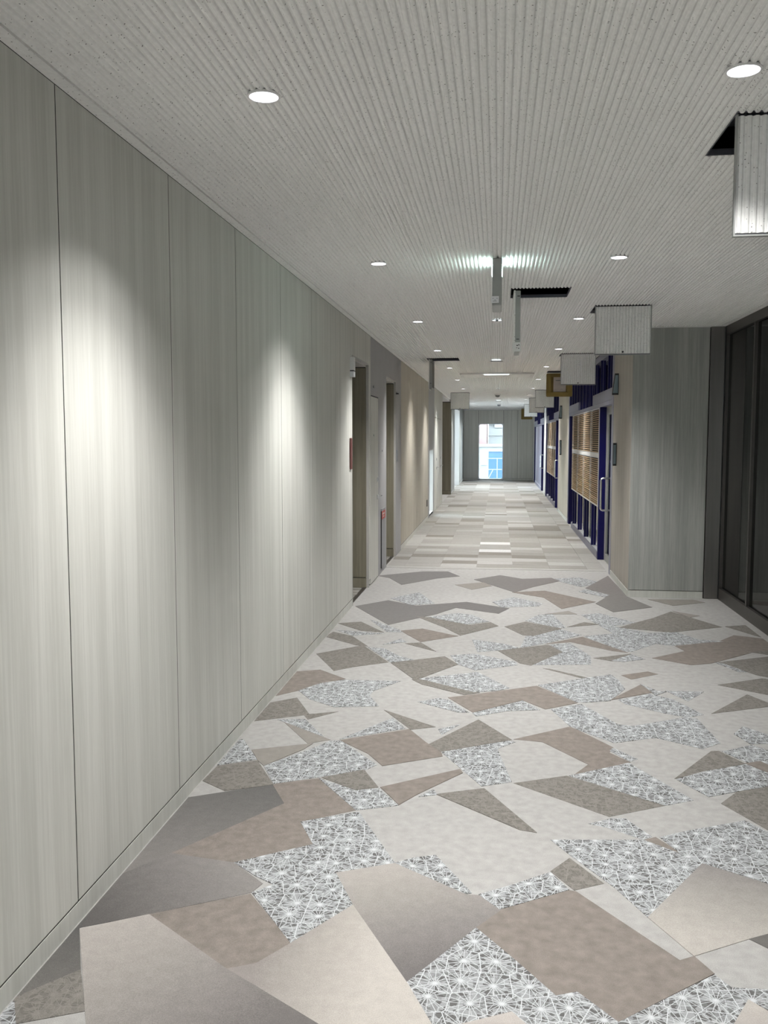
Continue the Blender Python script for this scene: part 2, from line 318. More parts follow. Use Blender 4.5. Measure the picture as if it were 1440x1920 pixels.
# carpet patches in metres on the floor: kind, outline, and for ombre ones two (point, colour) ends
PATCHES = [
    ('K',[(-1.355,3.741),(-1.21,3.825),(-1.019,3.932),(-0.915,3.73),(-1.236,3.204),(-1.355,3.031)],((-1.03,3.88),(0.135,0.13,0.125)),((-1.3,3.16),(0.24,0.225,0.21))),
    ('T',[(-1.021,3.938),(-0.824,4.035),(-0.592,3.697),(-0.803,3.551),(-0.708,3.354),(-0.971,3.167),(-1.238,3.209),(-0.915,3.73)]),
    ('K',[(-1.355,3.032),(-1.239,3.213),(-0.971,3.167),(-0.824,3.026),(-0.846,2.958),(-1.149,2.773),(-1.344,2.665),(-1.355,2.689)],((-1.33,2.75),(0.115,0.105,0.1)),((-0.95,3.16),(0.3,0.28,0.265))),
    ('T',[(-1.149,2.773),(-0.848,2.95),(-0.631,2.661),(-0.717,2.542),(-0.797,2.504)]),
    ('K',[(-1.355,2.704),(-1.346,2.751),(-1.341,2.659),(-1.233,2.446),(-1.355,2.293)],((-1.33,2.67),(0.105,0.1,0.095)),((-1.37,2.29),(0.18,0.17,0.155))),
    ('D',[(-1.355,2.297),(-1.233,2.446),(-1.129,2.26),(-1.293,2.184),(-1.345,2.267),(-1.355,2.275)]),
    ('W',[(-1.355,2.271),(-1.351,2.278),(-1.293,2.184),(-1.325,2.158),(-1.355,2.21)]),
    ('S',[(-1.341,2.659),(-1.149,2.773),(-0.797,2.504),(-0.687,2.432),(-0.472,2.288),(-0.431,2.255),(-1.079,2.162)],((-1.28,2.66),(0.52,0.48,0.445)),((-0.59,2.32),(0.17,0.155,0.148))),
    ('S',[(-0.478,2.92),(-0.25,2.506),(-0.16,2.32),(-0.143,2.281),(-0.429,2.244),(-0.472,2.288),(-0.687,2.432),(-0.797,2.504),(-0.717,2.542),(-0.637,2.663)],((-0.35,2.47),(0.6,0.56,0.51)),((-0.72,2.48),(0.32,0.29,0.27))),
    ('K',[(-0.577,3.137),(-0.365,3.24),(-0.089,3.038),(-0.046,3.04),(0.033,2.956),(-0.054,2.827),(-0.227,2.543),(-0.25,2.506),(-0.478,2.92)],((-0.49,3.2),(0.5,0.465,0.43)),((-0.21,2.58),(0.17,0.155,0.15))),
    ('T',[(0.033,2.956),(0.266,3.113),(0.29,3.109),(0.571,2.721),(0.619,2.75),(0.66,2.663),(0.345,2.398),(0.245,2.522),(0.182,2.496),(0.059,2.674),(-0.054,2.827)]),
    ('W',[(-0.803,3.551),(-0.576,3.682),(-0.377,3.255),(-0.367,3.239),(-0.577,3.137),(-0.478,2.92),(-0.637,2.663),(-0.846,2.958),(-0.823,2.98),(-0.784,3.023),(-0.862,3.073),(-0.973,3.167),(-0.708,3.354)]),
    ('W',[(-0.371,3.239),(-0.301,3.291),(-0.221,3.323),(-0.075,3.051),(-0.097,3.041)]),
    ('W',[(-0.052,3.043),(0.066,3.126),(0.208,3.24),(0.268,3.117),(0.022,2.951)]),
    ('D',[(0.209,3.249),(0.288,3.365),(0.396,3.18),(0.285,3.116)]),
    ('W',[(0.389,3.685),(0.492,3.751),(0.55,3.758),(0.632,3.594),(0.594,3.56),(0.459,3.658)]),
    ('W',[(0.224,3.514),(0.594,3.56),(0.723,3.451),(0.781,3.384),(0.514,2.965),(0.43,3.153),(0.299,3.375)]),
    ('T',[(0.594,3.56),(0.646,3.591),(0.726,3.447)]),
    ('W',[(0.661,3.593),(0.786,3.668),(1.044,3.799),(1.136,3.653),(1.01,3.23),(0.95,3.277),(0.781,3.384),(0.716,3.45)]),
    ('S',[(0.781,3.384),(1.01,3.23),(0.922,2.931),(0.814,2.871),(0.619,2.75),(0.514,2.965)],((0.82,3.34),(0.3,0.28,0.265)),((0.67,2.86),(0.55,0.515,0.47))),
    ('K',[(0.814,2.871),(0.922,2.931),(0.883,2.798)],((0.82,2.88),(0.16,0.15,0.14)),((0.91,2.89),(0.14,0.13,0.12))),
    ('W',[(0.658,2.658),(0.694,2.599),(0.825,2.603),(0.789,2.481),(0.726,2.547),(0.641,2.401),(0.326,2.362),(0.345,2.398)]),
    ('S',[(0.726,2.547),(0.788,2.476),(0.767,2.406),(0.634,2.39)],((0.73,2.55),(0.6,0.56,0.51)),((0.74,2.42),(0.5,0.46,0.43))),
    ('W',[(-0.054,2.827),(0.059,2.674),(0.182,2.496),(0.245,2.522),(0.345,2.398),(0.326,2.362),(0.111,2.335),(0.055,2.407),(-0.105,2.325),(-0.16,2.32),(-0.25,2.506),(-0.227,2.543)]),
    ('S',[(-0.105,2.325),(0.055,2.407),(0.111,2.335),(-0.103,2.296)],((-0.03,2.39),(0.6,0.55,0.51)),((-0.03,2.32),(0.5,0.46,0.43))),
    ('D',[(-1.355,3.936),(-1.345,4.13),(-1.17,4.226),(-1.014,3.932),(-1.215,3.831),(-1.355,3.935)]),
    ('M',[(-1.241,4.371),(-0.947,4.506),(-0.976,4.412),(-1.12,4.158),(-1.17,4.226)]),
    ('W',[(-1.348,4.506),(-1.33,4.525),(-1.288,4.446),(-1.177,4.24),(-1.35,4.137)]),
    ('D',[(-1.355,5.191),(-1.216,5.315),(-1.071,4.997),(-0.911,5.068),(-1.06,4.898),(-1.098,4.973),(-1.354,4.832),(-1.355,4.869)]),
    ('W',[(-1.232,4.877),(-1.077,4.906),(-0.913,4.621),(-0.972,4.666)]),
    ('M',[(-1.187,4.843),(-0.866,4.575),(-0.975,4.502)]),
    ('T',[(-1.355,5.926),(-1.203,5.988),(-0.991,5.778),(-1.24,5.466),(-1.355,5.333)]),
    ('W',[(-1.24,5.466),(-1.136,5.654),(-0.997,5.75),(-0.619,5.771),(-0.768,5.513),(-0.778,5.416),(-0.692,5.202),(-0.951,5.148),(-1.134,5.291)]),
    ('D',[(-0.651,5.132),(-0.327,4.857),(-0.46,4.794)]),
    ('W',[(-0.82,4.589),(-0.58,4.988),(-0.491,4.808)]),
    ('T',[(-0.817,4.573),(-0.467,4.802),(-0.363,4.604),(-0.269,4.454),(-0.26,4.4),(-0.388,4.324),(-0.545,4.231),(-0.639,4.391)]),
    ('W',[(-0.863,4.558),(-0.807,4.565),(-0.573,4.242),(-0.615,4.172),(-1.016,3.939),(-1.12,4.158),(-0.962,4.39)]),
    ('D',[(-0.81,4.044),(-0.626,4.171),(-0.528,3.962),(-0.627,3.918)]),
    ('W',[(-0.822,4.036),(-0.626,3.911),(-0.523,3.949),(-0.415,3.77),(-0.592,3.697)]),
    ('T',[(-0.52,3.963),(-0.165,4.236),(-0.15,4.188),(-0.306,3.958),(-0.349,3.891),(-0.413,3.776)]),
    ('W',[(-0.336,3.874),(-0.275,3.968),(-0.254,3.909)]),
    ('D',[(-0.26,3.914),(-0.046,4.01),(0.174,3.571),(0.106,3.588)]),
    ('D',[(0.088,4.091),(0.341,4.216),(0.74,3.915),(0.485,3.766)]),
    ('W',[(0.351,4.217),(0.657,4.426),(0.877,3.991),(0.742,3.916)]),
    ('T',[(0.099,4.705),(0.417,4.959),(0.61,4.644),(0.581,4.56),(0.669,4.434),(0.378,4.234),(0.457,4.378),(0.249,4.681)]),
    ('D',[(-0.348,4.564),(-0.094,5.019),(0.09,4.695),(-0.273,4.469)]),
    ('W',[(-0.27,4.461),(0.07,4.676),(0.109,4.664),(0.014,4.545),(0.041,4.363),(0.081,4.103),(-0.059,4.033)]),
    ('W',[(-0.31,4.822),(-0.193,4.92),(-0.286,4.726)]),
    ('W',[(-0.469,5.318),(-0.345,5.412),(-0.277,5.375),(-0.15,5.143),(-0.212,5.135)]),
    ('T',[(-0.29,5.431),(-0.106,5.536),(0.267,5.766),(0.495,5.416),(0.296,5.262),(0.166,5.431),(-0.128,5.146)]),
    ('W',[(-0.108,5.077),(-0.131,5.135),(0.166,5.42),(0.264,5.247),(0.076,5.203)]),
    ('D',[(-0.552,5.819),(-0.455,5.845),(-0.096,5.561),(-0.194,5.501),(-0.479,5.711)]),
    ('W',[(-0.504,5.839),(-0.124,6.066),(0.089,5.694),(0.024,5.624),(-0.136,5.568)]),
    ('W',[(0.275,5.78),(0.609,6.005),(0.778,6.109),(0.809,5.963),(0.822,5.761),(0.699,5.487),(0.55,5.434),(0.496,5.427)]),
    ('T',[(0.694,5.497),(0.936,5.876),(0.992,5.709)]),
    ('W',[(0.938,5.889),(1.023,5.737),(1.075,5.732),(0.993,5.638)]),
    ('W',[(0.747,5.515),(0.96,5.669),(1.083,5.569),(1.201,5.272),(1.099,5.209),(0.984,5.265),(0.78,5.43)]),
    ('W',[(1.072,5.756),(1.309,5.761),(1.165,5.534)]),
    ('W',[(0.327,5.266),(0.515,5.397),(0.684,5.03),(0.763,5.012),(1.075,5.206),(1.146,5.195),(1.178,4.781),(1.066,4.677),(0.853,4.825),(0.621,4.711),(0.417,4.95)]),
    ('W',[(0.585,4.593),(0.609,4.636),(0.71,4.484),(0.667,4.442)]),
    ('D',[(1.249,5.298),(1.563,5.733),(1.67,5.509)]),
    ('D',[(1.434,5.938),(1.765,6.137),(1.858,6.095),(1.741,5.697)]),
    ('D',[(1.576,6.545),(2.071,6.814),(1.866,6.123),(1.757,6.217)]),
    ('W',[(1.554,6.542),(1.61,6.519),(1.708,6.295),(1.654,6.288)]),
    ('T',[(1.132,6.615),(1.412,6.866),(1.37,7.036),(1.707,7.206),(1.895,6.875),(1.524,6.508),(1.371,6.443)]),
    ('W',[(1.285,4.941),(1.368,5.079),(1.504,4.899),(1.481,4.819),(1.329,4.783)]),
    ('W',[(1.154,4.648),(1.33,4.767),(1.431,4.652),(1.369,4.443),(1.237,4.506)]),
    ('D',[(0.841,4.238),(1.102,4.65),(1.14,4.654),(1.226,4.482),(1.054,4.375)]),
    ('T',[(1.228,4.49),(1.309,4.53),(1.363,4.421),(1.335,4.327)]),
    ('W',[(0.848,4.232),(0.993,4.346),(1.224,4.475),(1.333,4.32),(1.305,4.224),(1.092,4.115),(0.951,4.036)]),
    ('D',[(0.988,3.97),(1.092,4.115),(1.307,4.231),(1.139,3.663),(1.058,3.828)]),
    ('T',[(0.844,6.103),(1.039,6.226),(1.096,6.162),(0.896,6.001)]),
    ('D',[(0.327,6.223),(0.371,6.214),(0.628,5.994),(0.601,5.964)]),
    ('D',[(-1.325,6.439),(-1.019,6.755),(-0.759,6.253),(-0.994,6.087),(-1.106,5.971)]),
    ('D',[(-1.355,7.087),(-1.336,7.199),(-1.153,7.06),(-0.977,6.724),(-1.073,6.748),(-1.355,7.002)]),
    ('D',[(-1.355,7.544),(-1.17,7.634),(-0.917,7.231),(-1.114,7.268),(-1.355,7.54)]),
    ('K',[(-1.335,8.343),(-1.06,8.691),(-0.762,8.442),(-0.288,8.699),(0.123,8.417),(0.023,8.145),(-0.377,8.381),(-0.541,8.049),(-0.642,7.913),(-0.918,7.53)],((-1.12,8.02),(0.22,0.21,0.2)),((-0.15,8.54),(0.17,0.16,0.155))),
    ('D',[(-0.715,7.928),(-0.593,7.895),(-0.232,7.616),(-0.047,7.752),(0.022,7.603),(-0.287,7.188),(-0.43,7.481)]),
    ('W',[(-0.609,7.917),(-0.346,8.124),(-0.218,8.064),(-0.061,7.773),(-0.251,7.636)]),
    ('T',[(-0.788,7.309),(-0.615,7.415),(-0.304,7.166),(-0.586,6.92)]),
    ('D',[(-0.701,6.85),(-0.584,6.901),(-0.444,6.616)]),
    ('D',[(-0.742,6.239),(-0.371,6.476),(-0.264,6.253),(-0.504,5.839),(-0.538,5.821)]),
    ('W',[(-0.972,6.689),(-0.846,6.67),(-0.698,6.435),(-0.579,6.338),(-0.747,6.254)]),
    ('W',[(-0.87,6.792),(-0.752,7.013),(-0.698,6.905)]),
    ('W',[(-1.109,7.735),(-1.039,7.674),(-0.892,7.467),(-0.725,7.255),(-0.898,7.254)]),
    ('W',[(-1.333,7.283),(-1.108,7.228),(-0.903,7.192),(-1.156,7.08)]),
    ('W',[(-1.053,8.811),(-0.796,9.189),(-0.592,8.575),(-0.815,8.463)]),
    ('W',[(-0.189,7.064),(0.055,6.944),(0.183,6.816),(0.002,6.706),(-0.137,6.638)]),
    ('W',[(-0.334,6.513),(-0.163,6.584),(0.146,6.382),(0.156,6.291),(-0.14,6.107),(-0.264,6.253)]),
    ('D',[(0.014,6.708),(0.404,6.951),(0.501,6.718),(0.249,6.288),(0.172,6.339)]),
    ('D',[(0.072,7.588),(0.254,7.812),(0.552,7.561),(0.3,7.242),(0.216,7.271)]),
    ('W',[(-0.039,8.73),(0.167,9.024),(0.449,8.705),(0.402,8.56),(0.048,8.461)]),
    ('M',[(-0.45,9.712),(-0.141,9.934),(-0.045,9.691),(-0.256,9.422)]),
    ('K',[(-1.355,10.266),(-0.879,10.65),(-0.58,10.687),(-0.424,10.328),(-0.671,10.137),(-1.029,9.64),(-1.22,10.108),(-1.355,10.232)],((-1.24,10.25),(0.24,0.23,0.22)),((-0.57,10.54),(0.2,0.19,0.185))),
    ('K',[(-0.252,10.111),(0.043,10.468),(0.295,10.218),(0.625,10.338),(0.701,10.114),(0.394,9.675),(0.189,9.312)],((-0.19,10.18),(0.22,0.21,0.2)),((0.59,10.09),(0.24,0.22,0.21))),
    ('T',[(0.161,9.308),(0.502,9.449),(0.966,8.856),(0.609,8.451),(0.475,9.032)]),
    ('K',[(0.946,9.674),(1.288,10.581),(1.295,10.15),(1.32,9.168),(1.467,8.638),(1.071,8.352),(0.956,8.769),(1.124,9.205)],((1.02,9.78),(0.24,0.22,0.21)),((1.37,8.73),(0.22,0.21,0.195))),
    ('W',[(0.94,9.605),(1.148,9.271),(1.09,9.139),(0.852,9.427)]),
    ('W',[(0.659,10.302),(0.938,10.416),(1.168,10.06),(0.907,9.739),(0.704,10.077)]),
    ('W',[(0.762,8.187),(0.939,8.284),(1.208,7.886),(0.993,7.725),(1.246,7.481),(1.48,7.551),(1.603,7.288),(1.782,7.234),(1.354,7.034),(1.24,7.092),(1.015,6.799),(0.912,6.786),(0.707,7.293),(0.956,7.424)]),
    ('W',[(0.255,7.859),(0.383,8.139),(0.509,8.18),(0.589,7.587),(0.515,7.6)]),
    ('W',[(0.24,7.234),(0.546,7.539),(0.69,7.33),(0.373,6.984),(0.183,6.816)]),
    ('T',[(0.376,6.966),(0.693,7.271),(0.982,6.761),(0.878,6.799),(0.584,7.066)]),
    ('W',[(0.416,6.953),(0.576,7.028),(0.694,6.609),(0.67,6.37),(0.261,6.304),(0.497,6.717)]),
    ('D',[(0.708,6.562),(0.997,6.729),(0.835,6.483)]),
    ('W',[(0.826,6.498),(0.999,6.713),(1.077,6.577),(0.92,6.478)]),
    ('D',[(1.198,7.885),(1.39,8.119),(1.602,8.444),(1.903,7.795),(1.432,7.525),(1.03,7.664)]),
    ('D',[(0.597,7.631),(0.76,7.853),(0.897,7.779)]),
    ('M',[(0.437,8.171),(0.666,8.353),(0.731,8.208)]),
    ('M',[(1.622,8.472),(1.822,8.27),(1.716,8.183)]),
    ('M',[(1.497,9.069),(1.938,9.094),(2.02,8.958),(1.678,8.747)]),
    ('D',[(1.936,7.821),(2.12,7.899),(2.12,7.422)]),
    ('T',[(1.698,7.168),(1.921,7.484),(2.12,7.383),(2.12,7.04),(2.102,6.918),(1.904,6.893)]),
    ('D',[(1.896,6.892),(2.12,6.988),(2.12,6.979),(2.061,6.78)]),
]

# ================================================================ SETTING: floor
FX0, FX1, FY0, FY1 = -4.2, 6.6, -4.8, 34.7
floor = bx('floor', (FX0, FY0, -0.12), (FX1, FY1, 0.0), M['L'], kind='structure')
KM = {'W': M['Wl'], 'D': M['D'], 'T': M['T'], 'M': M['Mid']}
for i, row in enumerate(PATCHES):
    k, pts = row[0], row[1]
    m = gradient_carpet('carpet_ombre', row[2][0], row[2][1], row[3][0], row[3][1]) if len(row) > 2 else KM[k]
    bm = bmesh.new(); prism(bm, pts, 0.0, 0.0012 + (i % 14) * 0.00013); obj('carpet_patch', bm, m, floor)
# the same patchwork carries on in the lobby, right of and behind the photographed part
rp = random.Random(3)
for gx in range(7):
    for gy in range(12):
        cx = -1.05 + gx * 0.52 + rp.uniform(-.12, .12); cy = -4.1 + gy * 0.8 + rp.uniform(-.2, .2)
        edge_x = 0.52 + 0.40 * (cy - 0.3)           # right-hand limit of what is traced
        if cy > 1.7 and cx < edge_x + 0.35: continue
        if rp.random() < 0.3: continue
        r0 = rp.uniform(.2, .34); a0 = rp.uniform(0, 6.3); n = rp.choice((3, 4, 4, 5))
        pts = [(min(2.1, max(-1.35, cx + r0 * rp.uniform(.8, 1.2) * math.cos(a0 + j * 2 * PI / n))), min(cy + .4, cy + r0 * rp.uniform(.8, 1.3) * math.sin(a0 + j * 2 * PI / n))) for j in range(n)]
        if len(set(pts)) < 3: continue
        bm = bmesh.new(); prism(bm, pts, 0.0, 0.0022 + rp.random() * .001); obj('carpet_patch', bm, KM[rp.choice('WWDTTM')], floor)
# carpet planks of the inner corridor
XC = [WX, -1.15, -0.70, -0.25, 0.20, 0.65, 1.10, RX]
SPECIAL = {(2, 1): 2, (2, 3): 2, (0, 2): 2, (3, 5): 4, (3, 8): 4, (3, 4): 2, (4, 6): 1, (4, 1): 3, (1, 7): 1, (0, 7): 1, (6, 8): 1, (3, 1): 1, (3, 2): 1, (4, 2): 1,
           (0, 1): 0, (1, 1): 0, (5, 1): 1, (5, 2): 0, (0, 3): 0, (2, 2): 1, (4, 3): 2, (5, 7): 1, (5, 3): 3, (5, 4): 0, (6, 4): 0, (4, 5): 0, (4, 7): 3}
rp = random.Random(11); far_planks = bmesh.new(); made = 0; Y0 = 11.05; MOD = 0.305
bm = bmesh.new(); prism(bm, [(WX, 11.05), (RX, 11.05), (RX, 10.95), (-1.0, 10.92), (WX, 10.95)], 0, 0.003); obj('carpet_plank', bm, PLANK[1], floor)
for c in range(7):
    x0, x1 = XC[c], XC[c + 1]; r = 0
    while Y0 + r * MOD < 34.25:
        fix = (c, r) in SPECIAL
        span = 1 if (fix or (c, r + 1) in SPECIAL or rp.random() < 0.7) else 2
        if Y0 + r * MOD > 17 and not fix: span = rp.choice((1, 1, 2, 2, 3))
        y0 = Y0 + r * MOD; y1 = min(34.29, y0 + span * MOD)
        k = SPECIAL[(c, r)] if fix else rp.choice((0, 0, 0, 1, 3, 3, 2, 0, 1, 0, 3, 0, 0, 3))
        h = 0.003 + 0.0004 * ((c + r) % 3)
        bm = bmesh.new(); box(bm, (x0 + .001, y0 + .001, 0), (x1 - .001, y1 - .001, h))
        obj('carpet_plank', bm, PLANK[k], floor); made += 1
        r += span
print('planks', made)

# ================================================================ ceiling
HOLES = [(0.785, 1.24, 3.23, 3.70), (0.785, 1.24, 7.65, 8.12), (0.795, 1.24, 11.88, 12.30), (0.795, 1.215, 14.92, 15.36), (0.83, 1.25, 20.7, 21.15),
         (0.83, 1.25, 24.8, 25.25), (0.83, 1.25, 29.4, 29.85), (0.85, 1.25, 33.28, 33.72), (0.083, 0.520, 6.72, 7.18), (-0.985, -0.545, 12.37, 12.83), (-1.14, -0.69, 21.7, 22.12)]
LY = [(-0.751, 2.88), (0.71, 2.86), (-0.75, 5.645), (0.712, 5.633), (-0.755, 8.46), (0.718, 8.43), (-0.757, 11.25), (0.722, 11.24), (-0.756, 14.05), (0.72, 13.98),
      (-0.765, 16.95), (0.73, 16.93), (-0.77, 20.0), (0.745, 20.0), (-0.77, 23.0), (0.755, 23.1), (-0.755, 25.55), (0.76, 25.5),
      (-0.75, 0.06), (0.71, 0.04), (-0.75, -2.75), (0.71, -2.78), (-0.76, 28.4), (0.76, 28.3), (-0.76, 31.2), (0.76, 31.1)]
SMALL = [(-0.02, 8.45, 0.045), (-0.01, 19.95, 0.045)]
cut = bmesh.new()
for x0, x1, y0, y1 in HOLES: box(cut, (x0, y0, CZ - .05), (x1, y1, CZ + .1))
for x, y in LY: prism(cut, [(x + .0475 * math.cos(a * PI / 14), y + .0475 * math.sin(a * PI / 14)) for a in range(28)], CZ - .05, CZ + .1)
for x, y, r in SMALL: prism(cut, [(x + r * math.cos(a * PI / 10), y + r * math.sin(a * PI / 10)) for a in range(20)], CZ - .05, CZ + .1)
bmesh.ops.recalc_face_normals(cut, faces=cut.faces)
cme = bpy.data.meshes.new('cutter'); cut.to_mesh(cme); cut.free(); cutter = bpy.data.objects.new('cutter', cme); C.objects.link(cutter)
def ceiling_slab(name, x0, x1, y0, y1):
    bm = bmesh.new(); ribbed(bm, x0, x1, y0, y1, CZ)
    o = obj(name, bm, M['board'], origin=(0, 0, 0)); o['kind'] = 'structure'
    md = o.modifiers.new('b', 'BOOLEAN'); md.object = cutter; md.operation = 'DIFFERENCE'; md.solver = 'EXACT'
    dg = bpy.context.evaluated_depsgraph_get(); me = bpy.data.meshes.new_from_object(o.evaluated_get(dg)); o.modifiers.clear(); o.data = me
    me.materials.clear(); me.materials.append(M['board'])
    return o
ceiling = ceiling_slab('ceiling', WX + 0.05, 2.139, -4.5, 9.14)
ceiling2 = ceiling_slab('ceiling', WX + 0.05, RX - 0.05, 9.14, 34.29)
bpy.data.objects.remove(cutter)
for par_, lst in ((ceiling, [((WX + .001, -4.5, CZ - .001), (WX + .0495, 9.139, CZ + .02)), ((2.1395, -4.5, CZ - .001), (2.189, 9.19, CZ + .02)), ((1.265, 9.1405, CZ - .001), (2.139, 9.19, CZ + .02))]),
                  (ceiling2, [((WX + .001, 9.1405, CZ - .001), (WX + .0495, 34.29, CZ + .02)), ((RX - .0495, 9.195, CZ - .001), (RX - .001, 34.29, CZ + .02))])):
    boxes('ceiling_margin', lst, M['board'], par_)
# dark void above the boards with its metal channels
boxes('ceiling', [((-1.6, -4.6, 3.2), (2.35, 9.25, 3.3)), ((-1.6, -4.6, 2.72), (-1.5, 9.25, 3.2)), ((2.25, -4.6, 2.72), (2.35, 9.25, 3.2)), ((-1.5, -4.7, 2.72), (2.25, -4.6, 3.2)), ((1.45, 9.25, 2.72), (2.35, 9.35, 3.2))], M['void'], kind='structure')
boxes('ceiling', [((-1.6, 9.25, 3.2), (1.45, 34.6, 3.3)), ((-1.6, 9.25, 2.72), (-1.5, 34.6, 3.2)), ((1.35, 9.35, 2.72), (1.45, 34.6, 3.2)), ((-1.5, 34.5, 2.72), (1.35, 34.6, 3.2))], M['void'], kind='structure')
for x0, x1, y0, y1 in HOLES[:4] + HOLES[8:10]:
    par = ceiling if y0 < 9 else ceiling2
    bx('ceiling_channel', (x0 - .06, (y0 + y1) / 2 + .02, CZ + .10), (x1 + .06, (y0 + y1) / 2 + .055, CZ + .13), M['channel'], par)
    bx('ceiling_channel', (x0 - .06, y1 + .02, CZ + .13), (x1 + .06, y1 + .06, CZ + .22), M['channel'], par)
    bm = bmesh.new()
    for sx in (x0 + .13, x0 + .20, x1 - .12):
        tube(bm, [(sx, y1 - .06, CZ + .08), (sx, y1 - .06, CZ + .5)], .004, 6)
    obj('hanger_rod', bm, M['channel'], par)

# ================================================================ left wall
NIC = [(8.375, 9.40, 2.345), (10.97, 11.94, 2.325)]
DOOR = (9.565, 10.20, 2.05)
LOW = (18.05, 19.0, 1.34)
back = [((-1.52, -4.5, 0), (-1.384, 8.35, CZ + .03)), ((-1.52, 8.35, 2.37), (-1.384, 9.42, CZ + .03)), ((-1.52, 9.42, 0), (-1.384, 10.95, CZ + .03)),
        ((-1.52, 10.95, 2.35), (-1.384, 11.96, CZ + .03)), ((-1.52, 11.96, 0), (-1.384, 18.03, CZ + .03)), ((-1.52, 18.03, LOW[2] + .02), (-1.384, 19.02, CZ + .03)),
        ((-1.52, 18.03, 0), (-1.384, 19.02, .05)), ((-1.52, 19.02, 0), (-1.384, 22.2, CZ + .03))]
wall_left = boxes('wall_left', back, M['joint'], kind='structure')
G = 0.0035
def panel(y0, y1, z0, z1, m, par=None, x=WX):
    return bx('wall_panel', (x - .021, y0 + G, z0), (x, y1 - G, z1), m, par or wall_left)
seams = [-4.5, -4.08, -3.12, -2.15, -1.19, -0.225, 0.74, 1.74, 2.6995, 3.6554, 4.6071, 5.576, 6.52, 7.5008, 8.375]
for a, b in zip(seams, seams[1:]): panel(a, b, .075, CZ - .003, M['panel'])
panel(8.375, 9.60, 2.375, CZ - .003, M['panel']); panel(9.425, 9.60, 0.075, 2.375 - .001, M['panel'])
def gpan(y0, y1, z0, z1): return bx('wall_facing', (WX - .021, y0, z0), (WX, y1, z1), M['grey'], wall_left)
js = [((WX - .0208, y - .0034, .08), (WX - .0008, y + .0034, CZ - .004)) for y in seams[1:-1]] + [((WX - .0208, y - .0034, .08), (WX - .0025, y + .0034, CZ - .004)) for y in (12.6475, 13.9, 15.15, 16.4, 17.705)]
js += [((WX - .0208, a, .069), (WX - .0008, b_, .0745)) for a, b_ in ((-4.5, 8.36), (12.65, 17.7))] + [((WX - .0208, -4.5, CZ - .0025), (WX - .002, 22.2, CZ + .01)), ((WX - .0208, 8.37, 2.368), (WX - .002, 9.6, 2.3745))]
boxes('joint_strip', js, M['joint'], wall_left)
gpan(9.60, 10.95, 2.062, CZ - .002); gpan(10.21, 10.95, 0, 2.062); gpan(10.95, 11.965, 2.35, CZ - .002); gpan(11.965, 12.645, 0, CZ - .002)
bs = [12.65, 13.9, 15.15, 16.4, 17.7]
for a, b in zip(bs, bs[1:]): panel(a, b, .075, CZ - .003, M['beige'])
gpan(17.71, 18.03, 0, CZ - .002); gpan(18.03, 19.35, LOW[2] + .02, CZ - .002); gpan(19.02, 19.35, 0, LOW[2] + .02)
panel(19.35, 22.2, 2.05, CZ - .003, M['panel']); panel(20.14, 20.25, .075, 2.05, M['panel']); panel(21.6, 22.2, .075, 2.05, M['panel'])
for i, (a, b) in enumerate(((-4.5, 8.36), (12.65, 17.7), (21.6, 22.2))):
    tag(bx('baseboard_left', (WX - .03, a, 0), (WX + .0008, b, .0685), M['skirt']), kind='structure')
# doorways (recessed passages) on the left
for n, (a, b, h) in enumerate(NIC):
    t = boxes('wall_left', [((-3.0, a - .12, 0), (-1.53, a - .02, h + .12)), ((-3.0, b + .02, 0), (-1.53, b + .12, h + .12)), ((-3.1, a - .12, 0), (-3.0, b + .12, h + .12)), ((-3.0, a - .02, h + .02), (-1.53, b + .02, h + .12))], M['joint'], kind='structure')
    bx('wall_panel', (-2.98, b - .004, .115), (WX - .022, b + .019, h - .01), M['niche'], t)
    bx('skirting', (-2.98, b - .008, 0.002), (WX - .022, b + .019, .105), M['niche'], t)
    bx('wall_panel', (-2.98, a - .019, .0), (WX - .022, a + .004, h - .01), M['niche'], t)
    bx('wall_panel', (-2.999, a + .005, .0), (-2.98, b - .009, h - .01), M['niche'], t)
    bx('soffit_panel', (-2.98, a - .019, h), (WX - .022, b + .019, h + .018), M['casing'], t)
    fr = boxes('trim_%d' % (n + 1), [((WX - .03, a - .018, h + .0185), (WX + .004, b + .022, h + .03)), ((WX - .03, b + .0195, 0), (WX + .004, b + .024, h + .0185)), ((WX - .03, a - .024, 0), (WX + .004, a - .0195, h + .0185))], M['casing'], kind='structure')
    # striped carpet inside the passage
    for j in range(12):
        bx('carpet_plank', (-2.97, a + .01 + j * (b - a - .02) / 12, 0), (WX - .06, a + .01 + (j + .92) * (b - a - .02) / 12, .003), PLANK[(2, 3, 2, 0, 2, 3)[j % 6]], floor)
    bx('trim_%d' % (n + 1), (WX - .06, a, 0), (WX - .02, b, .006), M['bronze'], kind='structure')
# service door in the grey stretch
def wdoor(i, y0, y1, h, m):
    d = thing('door_%d' % i, (WX, (y0 + y1) / 2, 0), None, None, kind='structure')
    bx('door_leaf', (WX - .02, y0 + .006, .012), (WX + .002, y1 - .006, h - .006), m, d)
    bx('door_joint', (WX - .0219, y0, .0), (WX - .0205, y1, h), M['joint'], d)
    hd = thing('handle', (WX, y1 - .07, .95), None, None); attach(hd, d)
    for zz in (1.13, .93): bx('rose', (WX + .002, y1 - .115, zz - .028), (WX + .010, y1 - .065, zz + .028), M['chrome'], hd, .002)
    bm = bmesh.new(); tube(bm, [(WX + .008, y1 - .09, .95), (WX + .05, y1 - .09, .95), (WX + .055, y1 - .10, .95), (WX + .055, y1 - .20, .95)], .008, 8); obj('lever', bm, M['chrome'], hd)
    return d
wdoor(1, 9.565, 10.20, 2.055, M['panel'])
wdoor(2, 19.36, 20.13, 2.045, M['panel'])
wdoor(3, 20.26, 21.59, 2.045, M['panel'])
